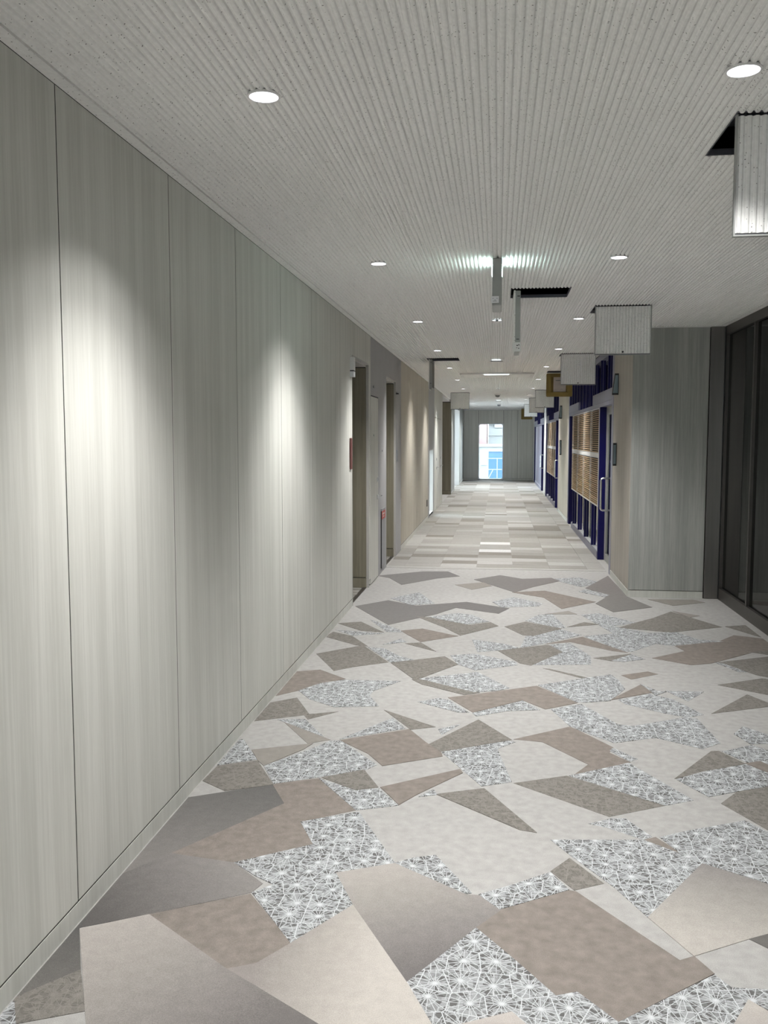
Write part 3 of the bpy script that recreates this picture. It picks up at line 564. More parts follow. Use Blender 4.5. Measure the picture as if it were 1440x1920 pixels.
# low glazed opening near the end of the left wall
w = thing('window_3', (WX, 18.5, 0), None, None, kind='structure')
boxes('window_frame', [((WX - .17, 18.03, .05), (WX - .13, 18.07, LOW[2] + .02)), ((WX - .17, 18.98, .05), (WX - .13, 19.02, LOW[2] + .02)), ((WX - .17, 18.07, .05), (WX - .13, 18.98, .09)), ((WX - .17, 18.07, LOW[2] - .02), (WX - .13, 18.98, LOW[2] + .02))], M['alu'], w)
boxes('window_reveal', [((WX - .1295, 19.005, .0505), (WX + .001, 19.0195, LOW[2] + .0195)), ((WX - .1295, 18.031, .0505), (WX + .001, 18.045, LOW[2] + .0195)), ((WX - .1295, 18.046, .0505), (WX + .001, 19.0045, .06)), ((WX - .1295, 18.046, LOW[2] + .008), (WX + .001, 19.0045, LOW[2] + .0195))], M['white'], w)
bx('glass_pane', (WX - .155, 18.07, .09), (WX - .147, 18.98, LOW[2] - .02), M['glass'], w)
# cross corridor opening and the far stretch
boxes('wall_left', [((-4.2, 22.06, 0), (-1.53, 22.2, 3.2)), ((-4.2, 25.5, 0), (-1.33, 25.64, 3.2)), ((-4.3, 22.0, 0), (-4.2, 25.7, 3.2)), ((-4.2, 22.2, 2.62), (WX, 25.5, 2.70))], M['white'], kind='structure')
wr = bx('wall_left', (-4.19, 25.46, 0), (-1.31, 25.499, 2.62), M['joint'], kind='structure')
for a, b in ((-4.18, -3.2), (-3.2, -2.25), (-2.25, -1.315)): bx('wall_panel', (a + .003, 25.44, .105), (b - .003, 25.459, 2.60), M['niche'], wr)
bx('skirting', (-4.18, 25.436, .003), (-1.312, 25.459, .098), M['niche'], wr)
FXW = -1.30
wf = boxes('wall_left', [((-1.62, 25.645, 0), (FXW - .02, 27.2, CZ + .03)), ((-1.62, 27.2, 2.52), (FXW - .02, 30.6, CZ + .03)), ((-1.62, 30.6, 0), (FXW - .02, 34.3, CZ + .03))], M['white'], kind='structure')
for a, b in ((25.44, 26.3), (26.3, 27.2), (30.6, 31.8), (31.8, 33.0), (33.0, 34.28)): panel(a, b, .075, CZ - .006, M['cool'], wf, FXW)
panel(27.2, 30.6, 2.52, CZ - .006, M['cool'], wf, FXW)
tag(bx('baseboard_left', (FXW - .02, 30.6, 0), (FXW + .004, 34.28, .0685), M['skirt']), kind='structure')
w = thing('window_2', (FXW, 28.9, 0), None, None, kind='structure')
FG = FXW - .30
boxes('window_frame', [((FG - .05, 27.2, 0), (FG, 27.27, 2.52)), ((FG - .05, 30.53, 0), (FG, 30.6, 2.52)), ((FG - .05, 27.27, 0), (FG, 30.53, .05)), ((FG - .05, 27.27, 2.46), (FG, 30.53, 2.52)), ((FG - .05, 28.87, .05), (FG, 28.93, 2.46))], M['alu'], w)
boxes('window_reveal', [((FG, 30.585, 0), (FXW + .002, 30.5995, 2.52)), ((FG, 27.2005, 0), (FXW + .002, 27.215, 2.52)), ((FG, 27.2155, 2.505), (FXW + .002, 30.5845, 2.5195))], M['white'], w)
for a, b in ((27.27, 28.87), (28.93, 30.53)): bx('glass_pane', (FG - .03, a, .05), (FG - .022, b, 2.46), M['glass'], w)

# ================================================================ end wall
EY = 34.3
we = boxes('wall_back', [((-1.7, EY + .021, 0), (-.735, EY + .15, 3.2)), ((.205, EY + .021, 0), (2.6, EY + .15, 3.2)), ((-.735, EY + .021, 2.15), (.205, EY + .15, 3.2)), ((-.735, EY + .021, -.1), (.205, EY + .15, .02))], M['joint'], kind='structure')
for a, b, z0 in ((-1.30, -.735, .075), (-.735, .205, 2.155), (.205, .74, .075), (.74, RX, .075)):
    bx('wall_panel', (a + .005, EY, z0), (b - .005, EY + .02, CZ - .045), M['panel'], we)
tag(boxes('baseboard_back', [((-1.30, EY - .004, 0), (-.74, EY + .02, .068)), ((.21, EY - .004, 0), (RX, EY + .02, .068))], M['skirt']), kind='structure')
tag(bx('trim_3', (-1.30, EY - .02, CZ - .04), (RX, EY + .02, CZ + .002), M['white']), kind='structure')
w = thing('window_1', (-.265, EY, 0), None, None, kind='structure')
bm = bmesh.new()
def rrect(x0, x1, z0, z1, r, n=5):
    P_ = []
    for cx, cz, a0 in ((x1 - r, z1 - r, 0), (x0 + r, z1 - r, 90), (x0 + r, z0 + r, 180), (x1 - r, z0 + r, 270)):
        for i in range(n + 1):
            a = math.radians(a0 + 90 * i / n); P_.append((cx + r * math.cos(a), cz + r * math.sin(a)))
    return P_
O, I = rrect(-.733, .203, .02, 2.15, .012), rrect(-.705, .175, .06, 2.12, .06)
for yy0, yy1 in ((EY - .004, EY + .10),):
    vo0 = [bm.verts.new((x, yy0, z)) for x, z in O]; vi0 = [bm.verts.new((x, yy0, z)) for x, z in I]
    vo1 = [bm.verts.new((x, yy1, z)) for x, z in O]; vi1 = [bm.verts.new((x, yy1, z)) for x, z in I]; n = len(O)
    for i in range(n):
        j = (i + 1) % n
        for q in ((vo0[i], vo0[j], vi0[j], vi0[i]), (vo1[i], vi1[i], vi1[j], vo1[j]), (vi0[i], vi0[j], vi1[j], vi1[i]), (vo0[i], vo1[i], vo1[j], vo0[j])): bm.faces.new(q)
obj('window_frame', bm, M['alu'], w)
bx('glass_pane', (-.71, EY + .06, .055), (.18, EY + .07, 2.125), M['glass'], w)

# ================================================================ right side
# pale timber block that closes the lobby, with its side wall along the corridor
wr1 = boxes('wall_right', [((RX + .02, 9.21, 0), (2.19, 10.60, CZ + .03))], M['joint'], kind='structure')
bx('wall_panel', (RX + .004, 9.188, .075), (2.045, 9.209, CZ - .008), M['cool'], wr1)
bx('wall_panel', (RX, 9.19, .075), (RX + .019, 10.60, CZ - .008), M['sidewall'], wr1)
tag(boxes('baseboard_right', [((RX + .004, 9.184, 0), (2.045, 9.209, .0685)), ((RX - .004, 9.19, 0), (RX + .019, 10.60, .0685))], M['skirt']), kind='structure')
tag(bx('trim_4', (1.32, 9.182, CZ - .006), (2.19, 9.20, CZ + .004), M['white']), kind='structure')
col = thing('steel_column', (2.12, 9.19, 0), 'brushed steel column casing between pale timber wall and dark glass partition', 'column')
bx('column_casing', (2.052, 9.17, .004), (2.186, 9.208, CZ - .004), M['steel'], col, .002)
for y0, y1 in ((17.20, 19.90), (25.20, 26.20), (33.2, EY)):
    b_ = boxes('wall_right', [((RX + .02, y0, 0), (RX + .32, y1, CZ + .03))], M['joint'], kind='structure')
    k = max(1, round((y1 - y0) / 1.3))
    for j in range(k):
        bx('wall_panel', (RX, y0 + j * (y1 - y0) / k + .003, .075), (RX + .019, y0 + (j + 1) * (y1 - y0) / k - .003, CZ - .008), M['beige'] if y0 < 18 else M['white'], b_)
    bx('skirting', (RX - .004, y0, 0), (RX + .019, y1, .0685), M['skirt'], b_)
    if y1 < 34: bx('wall_panel', (RX + .001, y0 - .002, .002), (RX + .32, y0 - .0005, CZ - .008), M['beige'], b_)
# rooms behind the glazed fronts
for y0, y1 in ((10.6, 17.2), (19.9, 25.2), (26.2, 33.2)):
    tag(boxes('wall_right', [((1.6, y0 - .1, 0), (5.6, y0 - .002, 3.2)), ((1.6, y1 + .002, 0), (5.6, y1 + .1, 3.2)), ((5.6, y0 - .1, 0), (5.7, y1 + .1, 3.2)), ((1.46, y0 - .001, 2.72), (5.6, y1 + .001, 2.78))], M['cream']), kind='structure')
# lobby: fully glazed end behind the camera, dark room behind the glass partition
boxes('wall_front', [((-1.6, -4.65, 0), (WX, -4.5, 3.2)), ((2.2, -4.65, 0), (6.0, -4.5, 3.2)), ((WX, -4.65, 2.62), (2.2, -4.5, 3.2))], M['white'], kind='structure')
w = thing('window_4', (0.4, -4.55, 0), None, None, kind='structure')
boxes('window_frame', [((WX, -4.62, 0), (WX + .06, -4.5, 2.62)), ((2.14, -4.62, 0), (2.2, -4.5, 2.62)), ((WX + .06, -4.62, 0), (2.14, -4.5, .06)), ((WX + .06, -4.62, 2.56), (2.14, -4.5, 2.62)), ((.37, -4.6, .06), (.43, -4.52, 2.56))], M['bronze'], w)
for a, b in ((WX + .06, .37), (.43, 2.14)): bx('glass_pane', (a, -4.57, .06), (b, -4.56, 2.56), M['dimglass'], w)
boxes('wall_right', [((5.9, -4.6, 0), (6.0, 9.2, 3.2)), ((2.191, 9.21, 0), (6.0, 9.3, 3.2)), ((2.36, -4.5, 2.80), (6.0, 9.2, 2.9))], M['grille'], kind='structure')

# glass partition of the lobby
GX = 2.19
gp = thing('glass_partition', (GX, 5.0, 0), 'full-height dark-framed glass partition along right edge beside steel column', 'partition')
ms = [9.165 - .965 * i for i in range(18)]; ms = [y for y in ms if y > -4.4]
bx('base_rail', (GX + .0, -4.45, 0), (GX + .06, 9.16, .115), M['bronze'], gp)
bx('sill_ledge', (GX + .062, -4.45, .12), (GX + .15, 9.16, .135), M['alu'], gp)
bx('head_rail', (GX + .0, -4.45, 2.60), (GX + .06, 9.16, CZ), M['bronze'], gp)
bx('inner_head_rail', (GX + .07, -4.45, 2.555), (GX + .14, 9.16, 2.585), M['bronze'], gp)
for i, y in enumerate(ms):
    bx('mullion', (GX + .002, y - .035, .116), (GX + .058, y, 2.599), M['bronze'], gp)
    bx('inner_mullion', (GX + .10, y - .15, .14), (GX + .15, y - .11, 2.55), M['grille'], gp)
    if i + 1 < len(ms): bx('glass_pane', (GX + .028, ms[i + 1] + .0005, .116), (GX + .036, y - .0355, 2.599), M['greenglass'], gp)

# ---------------------------------------------------------------- glazed blue shop fronts
def slatted(par, y0, y1, z0, z1, n, join=False):
    """a louvre leaf: metal edge and timber slats"""
    lf = thing('louvre_panel', (RX + .01, (y0 + y1) / 2, z0), None, None); attach(lf, par)
    boxes('louvre_frame', [((RX, y0, z0), (RX + .03, y0 + .025, z1)), ((RX, y1 - .025, z0), (RX + .03, y1, z1)), ((RX, y0 + .025, z0), (RX + .03, y1 - .025, z0 + .015)), ((RX, y0 + .025, z1 - .012), (RX + .03, y1 - .025, z1))], M['alu'], lf)
    st = (z1 - z0 - .03) / n; bmj = bmesh.new(); proto = None
    bx('louvre_backing', (RX + .024, y0 + .025, z0 + .016), (RX + .028, y1 - .025, z1 - .013), M['joint'], lf)
    for i in range(n):
        za = z0 + .017 + i * st
        if join: box(bmj, (RX - .002, y0 + .026, za + .002), (RX + .022, y1 - .026, za + st * .46))
        elif proto is None:
            proto = bx('slat', (RX - .002, y0 + .026, za + .002), (RX + .022, y1 - .026, za + st * .46), M['slat'], lf)
        else:
            c = proto.copy(); C.objects.link(c); c.location.z = proto.location.z + i * st
    if join: obj('slats', bmj, M['slat'], lf, kind='stuff')
    else: bmj.free()
def pull(par, y, z0, z1, x=RX):
    bm = bmesh.new(); d = .12; r = .03
    tube(bm, [(x, y, z0), (x - d + r, y, z0), (x - d + r * .3, y, z0 + r * .3), (x - d, y, z0 + r), (x - d, y, z1 - r), (x - d + r * .3, y, z1 - r * .3), (x - d + r, y, z1), (x, y, z1)], .013, 10)
    return obj('pull_handle', bm, M['chrome'], par)
def shop_front(yj, ynav, bays, yfar, yend, label, hdr, join, lou=True):
    """yj: near edge, ynav: near navy post, bays: list of louvre bay edges, yfar: far navy post"""
    t = thing('shop_front', (RX, (yj + yend) / 2, 0), label, 'shop front')
    bx('jamb', (RX + .0, yj + .002, 0), (RX + .09, yj + .16, CZ - .002), M['lilac'], t)
    bx('jamb', (RX + .0, yend - .08, 0), (RX + .09, yend - .002, CZ - .002), M['lilac'], t)
    bx('head_rail', (RX + .01, yj + .16, 2.60), (RX + .10, yend - .08, CZ - .002), M['lilac'], t)
    for y in (ynav, yfar): bx('navy_post', (RX + .0, y - .05, .004), (RX + .085, y, 2.0), M['navy'], t)
    bx('header', (RX + .002, yj + .16, 2.055), (RX + .08, hdr[0], 2.19), M['lilac'], t)
    bx('header', (RX + .002, hdr[1], 2.055), (RX + .08, yend - .08, 2.19), M['lilac'], t)
    bx('header_lower', (RX + .002, yj + .16, 2.00), (RX + .08, yend - .08, 2.05), M['lilac'], t)
    bx('sill', (RX + .0, bays[0], 0), (RX + .09, bays[-1], .095), M['lilac'], t)
    bx('sill_top', (RX + .012, bays[0], .0955), (RX + .088, bays[-1], .105), M['alu'], t)
    # door leaf with its pull
    d = thing('door_leaf', (RX + .03, (yj + ynav) / 2, 0), None, None); attach(d, t)
    ya, yb = yj + .165, ynav - .055; X_ = RX + .052
    boxes('stile', [((X_ + .03, ya, .012), (X_ + .065, ya + .06, 1.99)), ((X_ + .03, yb - .12, .012), (X_ + .065, yb, 1.99)), ((X_ + .03, ya + .06, .012), (X_ + .065, yb - .12, .10)), ((X_ + .03, ya + .06, 1.90), (X_ + .065, yb - .12, 1.99))], M['hatchmetal'], d)
    bx('glass_pane', (X_ + .045, ya + .06, .10), (X_ + .051, yb - .12, 1.90), M['glass'], d)
    pull(d, yb - .56 if ynav < 13 else yb - .3, .70, 1.10, X_ + .03)
    bm = bmesh.new(); tube(bm, [(X_ + .032, ya + .10, 1.32), (X_ - .04, ya + .10, 1.32)], .016, 10); obj('lock_cylinder', bm, M['chrome'], d)
    for a, b in zip(bays, bays[1:]):
        if lou:
            slatted(t, a + .004, b - .004, 0.69, 1.347, 22, join); slatted(t, a + .004, b - .004, 1.388, 1.995, 20, join)
            bx('white_rail', (RX, a + .004, 1.3475), (RX + .03, b - .004, 1.3875), M['white'], t)
        else: bx('frosted_panel', (RX + .01, a + .004, .11), (RX + .03, b - .004, 1.99), M['lilac'], t)
        yf = a + .70
        if lou: bx('navy_fin', (RX - .006, yf - .03, .106), (RX + .062, yf, .685), M['navy'], t); bx('fin_highlight', (RX + .026, yf - .034, .106), (RX + .031, yf - .0305, .685), M['lilac'], t)  # thin pale strip stands in for the highlight down the fin face
        if lou: bx('glass_pane', (RX + .07, a + .01, .106), (RX + .076, yf - .036, .685), M['glass'], t)
    ys = [yj + .60, ynav - .02]
    y = ynav + .72
    while y < yend - .15: ys.append(y); y += (bays[-1] - bays[0]) / max(1, len(bays) - 1) * .5
    for y in ys:
        z0 = 2.191 if (y < hdr[0] or y - .04 > hdr[1]) else 2.055
        bx('navy_fin', (RX + .0, y - .03, z0), (RX + .062, y, 2.599), M['navy'], t)
        bx('fin_highlight', (RX + .028, y - .034, z0), (RX + .033, y - .0305, 2.599), M['lilac'], t)  # highlight line of the upper fins, laid on as a strip
    bx('transom_glass', (RX + .087, yj + .165, 2.192), (RX + .093, yend - .085, 2.599), M['glass'], t)
    return t
shop_front(10.615, 12.02, [12.08, 13.13, 14.19, 15.25, 16.32], 16.98, 17.19, 'long glazed front with navy posts and timber louvres, nearest on right, beside pale timber block', (12.95, 15.2), False)
shop_front(19.905, 20.9, [20.96, 21.86, 22.76, 23.66, 24.5], 24.95, 25.19, 'second glazed front with navy posts and timber louvres, halfway down the right side', (21.8, 23.9), True)
shop_front(26.205, 27.6, [27.66, 29.9, 32.2], 32.9, 33.19, 'farthest glazed front on right with navy posts and plain grey-blue panels, no louvres', (28.6, 30.6), True, False)
k_ = 0
for y0, names in ((10.6, 'nearest'), (19.9, 'middle'), (26.2, 'farthest')):
    for j, yy in enumerate((1.2, 2.9, 4.4)):
        t = thing('batten_light', (3.3, y0 + yy, 2.71), 'ceiling batten light inside the %s glazed room, %s from its near end' % (names, ('first', 'second', 'third')[j]), 'ceiling light', 'batten lights in the glazed rooms')
        bx('light_body', (1.9, y0 + yy - .06, 2.69), (5.0, y0 + yy + .06, 2.719), M['white'], t)
        bx('diffuser', (1.92, y0 + yy - .045, 2.672), (4.98, y0 + yy + .045, 2.6895), M['tube'], t)

# ================================================================ downlights
row = {}
ORD = ['first', 'second', 'third', 'fourth', 'fifth', 'sixth', 'seventh', 'eighth', 'ninth', 'tenth', 'eleventh', 'twelfth', 'thirteenth', 'fourteenth']
def make_downlight(x, y):
    t = thing('downlight', (x, y, CZ), None, 'ceiling light', 'recessed downlights in two rows')
    bm = bmesh.new(); lathe(bm, (x, y, CZ), [(.0465, .012), (.0455, -.002), (.047, -.004), (.0535, -.0025), (.0535, .003), (.0465, .003)])
    obj('trim_ring', bm, M['white'], t, origin=(x, y, CZ))
    bm = bmesh.new(); lathe(bm, (x, y, CZ), [(.0455, .0), (.043, .014), (.036, .032), (.036, .034)]); obj('reflector', bm, M['lens'], t, origin=(x, y, CZ))
    bm = bmesh.new(); r_ = lathe(bm, (x, y, CZ), [(.036, .034), (.036, .036)]); bm.faces.new(r_[0]); bm.faces.new(r_[1][::-1]); obj('lamp', bm, M['lamp'], t, origin=(x, y, CZ))
    bm = bmesh.new(); r_ = lathe(bm, (x, y, CZ), [(.0468, .004), (.0468, .09)]); bm.faces.new(r_[1]); obj('can', bm, M['channel'], t, origin=(x, y, CZ))
    L = bpy.data.lights.new('lamp_beam', 'SPOT'); L.energy = SPOT_W; L.color = (1.0, 0.985, 0.965); L.spot_size = math.radians(112); L.spot_blend = 0.5; L.shadow_soft_size = 0.025
    lo = bpy.data.objects.new('lamp_beam', L); C.objects.link(lo); lo.parent = t; lo.location = (0, 0, -.012)
    L = bpy.data.lights.new('main_beam', 'SPOT'); L.energy = BEAM_W; L.color = (1.0, 0.985, 0.965); L.spot_size = math.radians(92); L.spot_blend = 1.0; L.shadow_soft_size = 0.025
    lo = bpy.data.objects.new('main_beam', L); C.objects.link(lo); lo.parent = t; lo.location = (0, 0, -.012)
    return t
proto = None
nl = nr = 0
for x, y in sorted(LY, key=lambda q: (q[1] < 2, q[1] if q[1] > 2 else -q[1])):
    if proto is None: t = proto = make_downlight(x, y); px_, py_ = x, y
    else: t = copy_tree(proto, (x - px_, y - py_, 0))
    side = 'left' if x < 0 else 'right'
    if y > 2:
        if x < 0: i = nl; nl += 1
        else: i = nr; nr += 1
        t['label'] = 'round recessed downlight in the ceiling, %s row, %s from the camera' % (side, ORD[i])
    else:
        j = round(-y / 2.8); t['label'] = 'round recessed downlight in the ceiling, %s row, %s one behind the camera' % (side, ORD[j])

# ================================================================ access hatches
def hatch(x0, x1, y, front, label, hole_far=True, tiny=False):
    """square board hanging vertically from its hinge; front: ribbed face towards the camera"""
    t = thing('access_hatch', ((x0 + x1) / 2, y, CZ), label, 'ceiling hatch', 'open ceiling hatches')
    s = -1 if front else 1
    yb = y; H = .395; zt = CZ - .002
    bm = bmesh.new(); ribbed(bm, 0, x1 - x0 - .012, 0, H - .01, 0, .013)
    # lay the board upright: local y -> -z, ribs facing the chosen way
    for v in bm.verts: v.co = Vector((x0 + .006 + v.co.x, yb + (v.co.z if front else -v.co.z), zt - .004 - v.co.y))
    obj('ribbed_board', bm, M['board'], t)
    ya, yc = (yb + .0135, yb + .03) if front else (yb - .03, yb - .0135)
    boxes('hatch_frame', [((x0 + .006, ya, zt - H), (x0 + .03, yc, zt - .01)), ((x1 - .03, ya, zt - H), (x1 - .006, yc, zt - .01)), ((x0 + .03, ya, zt - H), (x1 - .03, yc, zt - H + .024)), ((x0 + .03, ya, zt - .034), (x1 - .03, yc, zt - .01))], M['kraft'] if not front else M['channel'], t)
    if front:
        boxes('edge_strip', [((x0, yb - .001, zt - H), (x0 + .0055, yb + .02, zt)), ((x1 - .0055, yb - .001, zt - H), (x1, yb + .02, zt)), ((x0, yb - .001, zt - H - .006), (x1, yb + .02, zt - H - .0005))], M['hatchmetal'], t)
        bm = bmesh.new(); tube(bm, [((x0 + x1) / 2 + .0, yb - .004, zt - H + .02), ((x0 + x1) / 2, yb + .004, zt - H + .02)], .008, 10); obj('latch', bm, M['black'], t)
    return t
hs = HOLES
hatch(hs[0][0], hs[0][1], 3.232, True, 'open ribbed ceiling hatch hanging at upper right edge, nearest of the hatches, brightly lit below')
hatch(hs[1][0], hs[1][1], 7.652, True, 'open ribbed ceiling hatch hanging in front of the pale timber block, dark latch dot')
hatch(hs[2][0], hs[2][1], 11.88, True, 'open ribbed ceiling hatch hanging partly in front of the brown plywood-backed hatch')
D_ = hatch(hs[3][0], hs[3][1], 15.335, False, 'open hatch showing its brown plywood back with a paper label, partly hidden')
hatch(hs[4][0], hs[4][1], 20.7, True, 'ribbed grey hatch hanging just beyond and left of the brown plywood-backed one')
hatch(hs[5][0], hs[5][1], 24.8, True, 'small distant ribbed hatch over the right wall, third from the corridor end')
hatch(hs[6][0], hs[6][1], 29.4, True, 'small pale daylit hatch over the right wall, second from the corridor end')
I_ = hatch(hs[7][0], hs[7][1], 33.70, False, 'last brown-backed hatch hanging right beside the corridor end wall')
hatch(hs[10][0], hs[10][1], 21.7, True, 'square grey hatch hanging on the left, near the cross corridor and bright side window')
for T_, (x0, x1, y, _y) in ((D_, (hs[3][0], hs[3][1], 15.335, 0)), (I_, (hs[7][0], hs[7][1], 33.70, 0))):
    zt = CZ - .002
    bx('backing_board', (x0 + .006, y - .019, zt - .39), (x1 - .006, y - .0135, zt - .012), M['kraft'], T_)
    # wide plywood rails round the edge, on the side facing the camera
    boxes('backing_rail', [((x0 - .004, y - .052, zt - .385), (x0 + .075, y - .031, zt - .02)), ((x1 - .075, y - .052, zt - .385), (x1 + .004, y - .031, zt - .02)), ((x0 + .075, y - .052, zt - .39), (x1 - .075, y - .031, zt - .325)), ((x0 + .075, y - .052, zt - .065), (x1 - .075, y - .031, zt - .012))], M['kraft'], T_)
    if y < 20:
        lb = bx('paper_label', (x0 + .115, y - .0215, zt - .315), (x1 - .10, y - .0195, zt - .07), M['paper'], T_)
        boxes('label_print', [((x0 + .15, y - .0222, zt - .135), (x0 + .25, y - .0216, zt - .120))] + [((x0 + .135, y - .0222, zt - .17 - j * .026), (x0 + .135 + (.15, .11, .16, .09, .13)[j], y - .0216, zt - .166 - j * .026)) for j in range(5)], M['dome'], lb)
        boxes('edge_strip', [((x0 - .006, y - .05, zt - .37), (x0 - .0045, y - .02, zt - .03))], M['white'], T_)
# opening frames of the hatches
for n_, (x0, x1, y0, y1) in enumerate(HOLES):
    par = ceiling if y0 < 9 else ceiling2
    e = .004
    boxes('hatch_opening_frame', [((x0 + .0005, y0, CZ + .004), (x0 + e, y1, CZ + .028)), ((x1 - e, y0, CZ + .004), (x1 - .0005, y1, CZ + .028)), ((x0 + e, y0 + .0005, CZ + .004), (x1 - e, y0 + e, CZ + .028)), ((x0 + e, y1 - e, CZ + .004), (x1 - e, y1 - .0005, CZ + .028))], M['channel'], par)
# hatches seen edge-on, hinged at the left side of their opening
def side_hatch(x, y0, y1, label, zb):
    t = thing('access_hatch', (x, (y0 + y1) / 2, CZ), label, 'ceiling hatch', 'open ceiling hatches')
    zt = CZ - .002; H = zt - zb
    bm = bmesh.new(); ribbed(bm, 0, y1 - y0 - .02, 0, H - .01, 0, .013)
    for v in bm.verts: v.co = Vector((x + v.co.z, y0 + .01 + v.co.x, zt - .004 - v.co.y))
    obj('ribbed_board', bm, M['board'], t)
    boxes('hatch_frame', [((x + .0135, y0, zb), (x + .05, y0 + .022, zt - .01)), ((x + .0135, y1 - .022, zb), (x + .05, y1, zt - .01)), ((x + .0135, y0 + .022, zb), (x + .05, y1 - .022, zb + .024)), ((x + .0135, y0 + .022, zt - .034), (x + .05, y1 - .022, zt - .01))], M['hatchmetal'], t)
    bx('backing_board', (x + .0136, y0 + .023, zb + .025), (x + .02, y1 - .023, zt - .035), M['kraft'], t)
    boxes('hinge_slot', [((x + .026, y0 - .0012, zt - .052), (x + .046, y0 - .0004, zt - .046)), ((x + .022, y0 - .0012, zb + .075), (x + .042, y0 - .0004, zb + .081))], M['black'], t)
    return t, zb
t, zb = side_hatch(0.104, 6.722, 7.175, 'open hatch seen edge-on beside its dark square hole, white tag below', 2.245)
tg = bx('white_tag', (0.100, 6.716, zb - .012), (0.158, 6.7205, zb + .055), M['white'], t)
boxes('tag_print', [((0.128, 6.7152, zb + .028), (0.138, 6.7158, zb + .036)), ((0.142, 6.7152, zb + .030), (0.148, 6.7158, zb + .042)), ((0.140, 6.7152, zb + .008), (0.148, 6.7158, zb + .014)), ((0.126, 6.7152, zb + .014), (0.134, 6.7158, zb + .018))], M['black'], tg)
side_hatch(-0.955, 12.375, 12.825, 'open hatch seen edge-on at the left, beside its dark hole over the beige wall', 2.27)

# ================================================================ hanging sign, lit on its two side faces
t = thing('hanging_exit_sign', (-.015, 5.69, CZ), 'slim grey ceiling sign seen edge-on between two glowing patches of ceiling', 'sign')
bx('sign_body', (-.044, 5.55, 2.40), (.014, 5.85, CZ - .003), M['hatchmetal'], t, .004)
for x0, x1 in ((-.0475, -.0448), (.0148, .0175)):
    bx('lit_face', (x0, 5.60, 2.615), (x1, 5.80, CZ - .03), M['signlight'], t)
tg = bx('white_tag', (-.050, 5.543, 2.415), (-.003, 5.5485, 2.455), M['lens'], t)
boxes('tag_print', [((-.042 + .012 * j, 5.5422, 2.440 - .009 * (j % 2)), (-.034 + .012 * j, 5.5428, 2.443 - .009 * (j % 2))) for j in range(3)] + [((-.040, 5.5422, 2.424), (-.016, 5.5428, 2.427))], M['grille'], tg)

# ================================================================ small ceiling fittings
for i, (x, y, r) in enumerate(SMALL):
    t = thing('emergency_lamp', (x, y, CZ), ('small recessed round lamp with dark centre on the corridor centre line, behind the edge-on hatch', 'tiny recessed round lamp on the centre line just before the nearer domed detector')[i], 'ceiling light', 'small recessed emergency lamps')
    bm = bmesh.new(); lathe(bm, (x, y, CZ), [(r, .006), (r - .002, -.003), (r + .008, -.002), (r + .008, .004)], 24); obj('trim_ring', bm, M['white'], t)
    bm = bmesh.new(); lathe(bm, (x, y, CZ), [(r - .001, .002), (r * .7, .02), (.014, .026), (.0135, .026)], 24); obj('reflector', bm, M['cassette'], t)
    bm = bmesh.new(); r_ = lathe(bm, (x, y, CZ), [(.0135, .026), (.0135, -.006), (.010, -.010)], 16); bm.faces.new(r_[-1]); obj('lamp_holder', bm, M['black'], t)
    bm = bmesh.new(); r_ = lathe(bm, (x, y, CZ), [(r, .01), (r, .05)], 24); bm.faces.new(r_[-1]); obj('can', bm, M['channel'], t)
for i, (x, y, w_, d_) in enumerate(((-.03, 12.78, .105, .13), (.01, 26.3, .10, .2))):
    t = thing('ceiling_vent', (x, y, CZ), ('small slim vent in the ceiling centre, nearer of two, before the long light cassette', 'tiny vent in the ceiling centre near the corridor end')[i], 'vent', 'small ceiling vents')
    boxes('vent_frame', [((x - w_, y - d_, CZ - .012), (x + w_, y - d_ + .02, CZ - .0005)), ((x - w_, y + d_ - .02, CZ - .012), (x + w_, y + d_, CZ - .0005)), ((x - w_, y - d_ + .02, CZ - .012), (x - w_ + .02, y + d_ - .02, CZ - .0005)), ((x + w_ - .02, y - d_ + .02, CZ - .012), (x + w_, y + d_ - .02, CZ - .0005))], M['white'], t)
    for j in range(5):
        yy = y - d_ + .03 + j * (2 * d_ - .06) / 5
        bx('vent_slat', (x - w_ + .021, yy, CZ - .010), (x + w_ - .021, yy + .022, CZ - .003), M['dome'], t)
    bx('vent_strip', (x - .06, y - d_ - .012, CZ - .012), (x + .05, y - d_ - .0015, CZ - .001), M['cassette'], t)  # emissive strip along the vent's near edge
t = thing('light_cassette', (-.03, 15.6, CZ), 'long flat ceiling cassette with rounded ends and bright middle, across the corridor', 'ceiling light')
bm = bmesh.new(); prism(bm, [(-.03 + p[0], 15.6 + p[1]) for p in rrect(-.62, .62, -.42, .42, .12, 6)], CZ - .022, CZ - .0005); obj('cassette_frame', bm, M['white'], t)
bm = bmesh.new(); prism(bm, [(-.03 + p[0], 15.6 + p[1]) for p in rrect(-.56, .56, -.36, .36, .08, 6)], CZ - .026, CZ - .0225); obj('cassette_panel', bm, M['board'], t)
bx('diffuser', (-.24, 15.19, CZ - .034), (.17, 15.23, CZ - .0265), M['cassette'], t)
for i, (x, y) in enumerate(((-.02, 22.6), (.02, 28.9))):
    t = thing('smoke_detector', (x, y, CZ), ('domed grey detector on the ceiling centre line, nearer of two near the corridor end', 'domed grey detector on the ceiling centre line, nearest the end window')[i], 'detector', 'domed ceiling detectors')
    bm = bmesh.new(); lathe(bm, (x, y, CZ), [(.075, -.0005), (.075, -.02), (.06, -.026)], 24); obj('detector_base', bm, M['white'], t)
    bm = bmesh.new(); r_ = lathe(bm, (x, y, CZ), [(.058, -.024), (.055, -.05), (.035, -.07), (.012, -.078)], 24); bm.faces.new(r_[-1]); obj('detector_dome', bm, M['dome'], t)

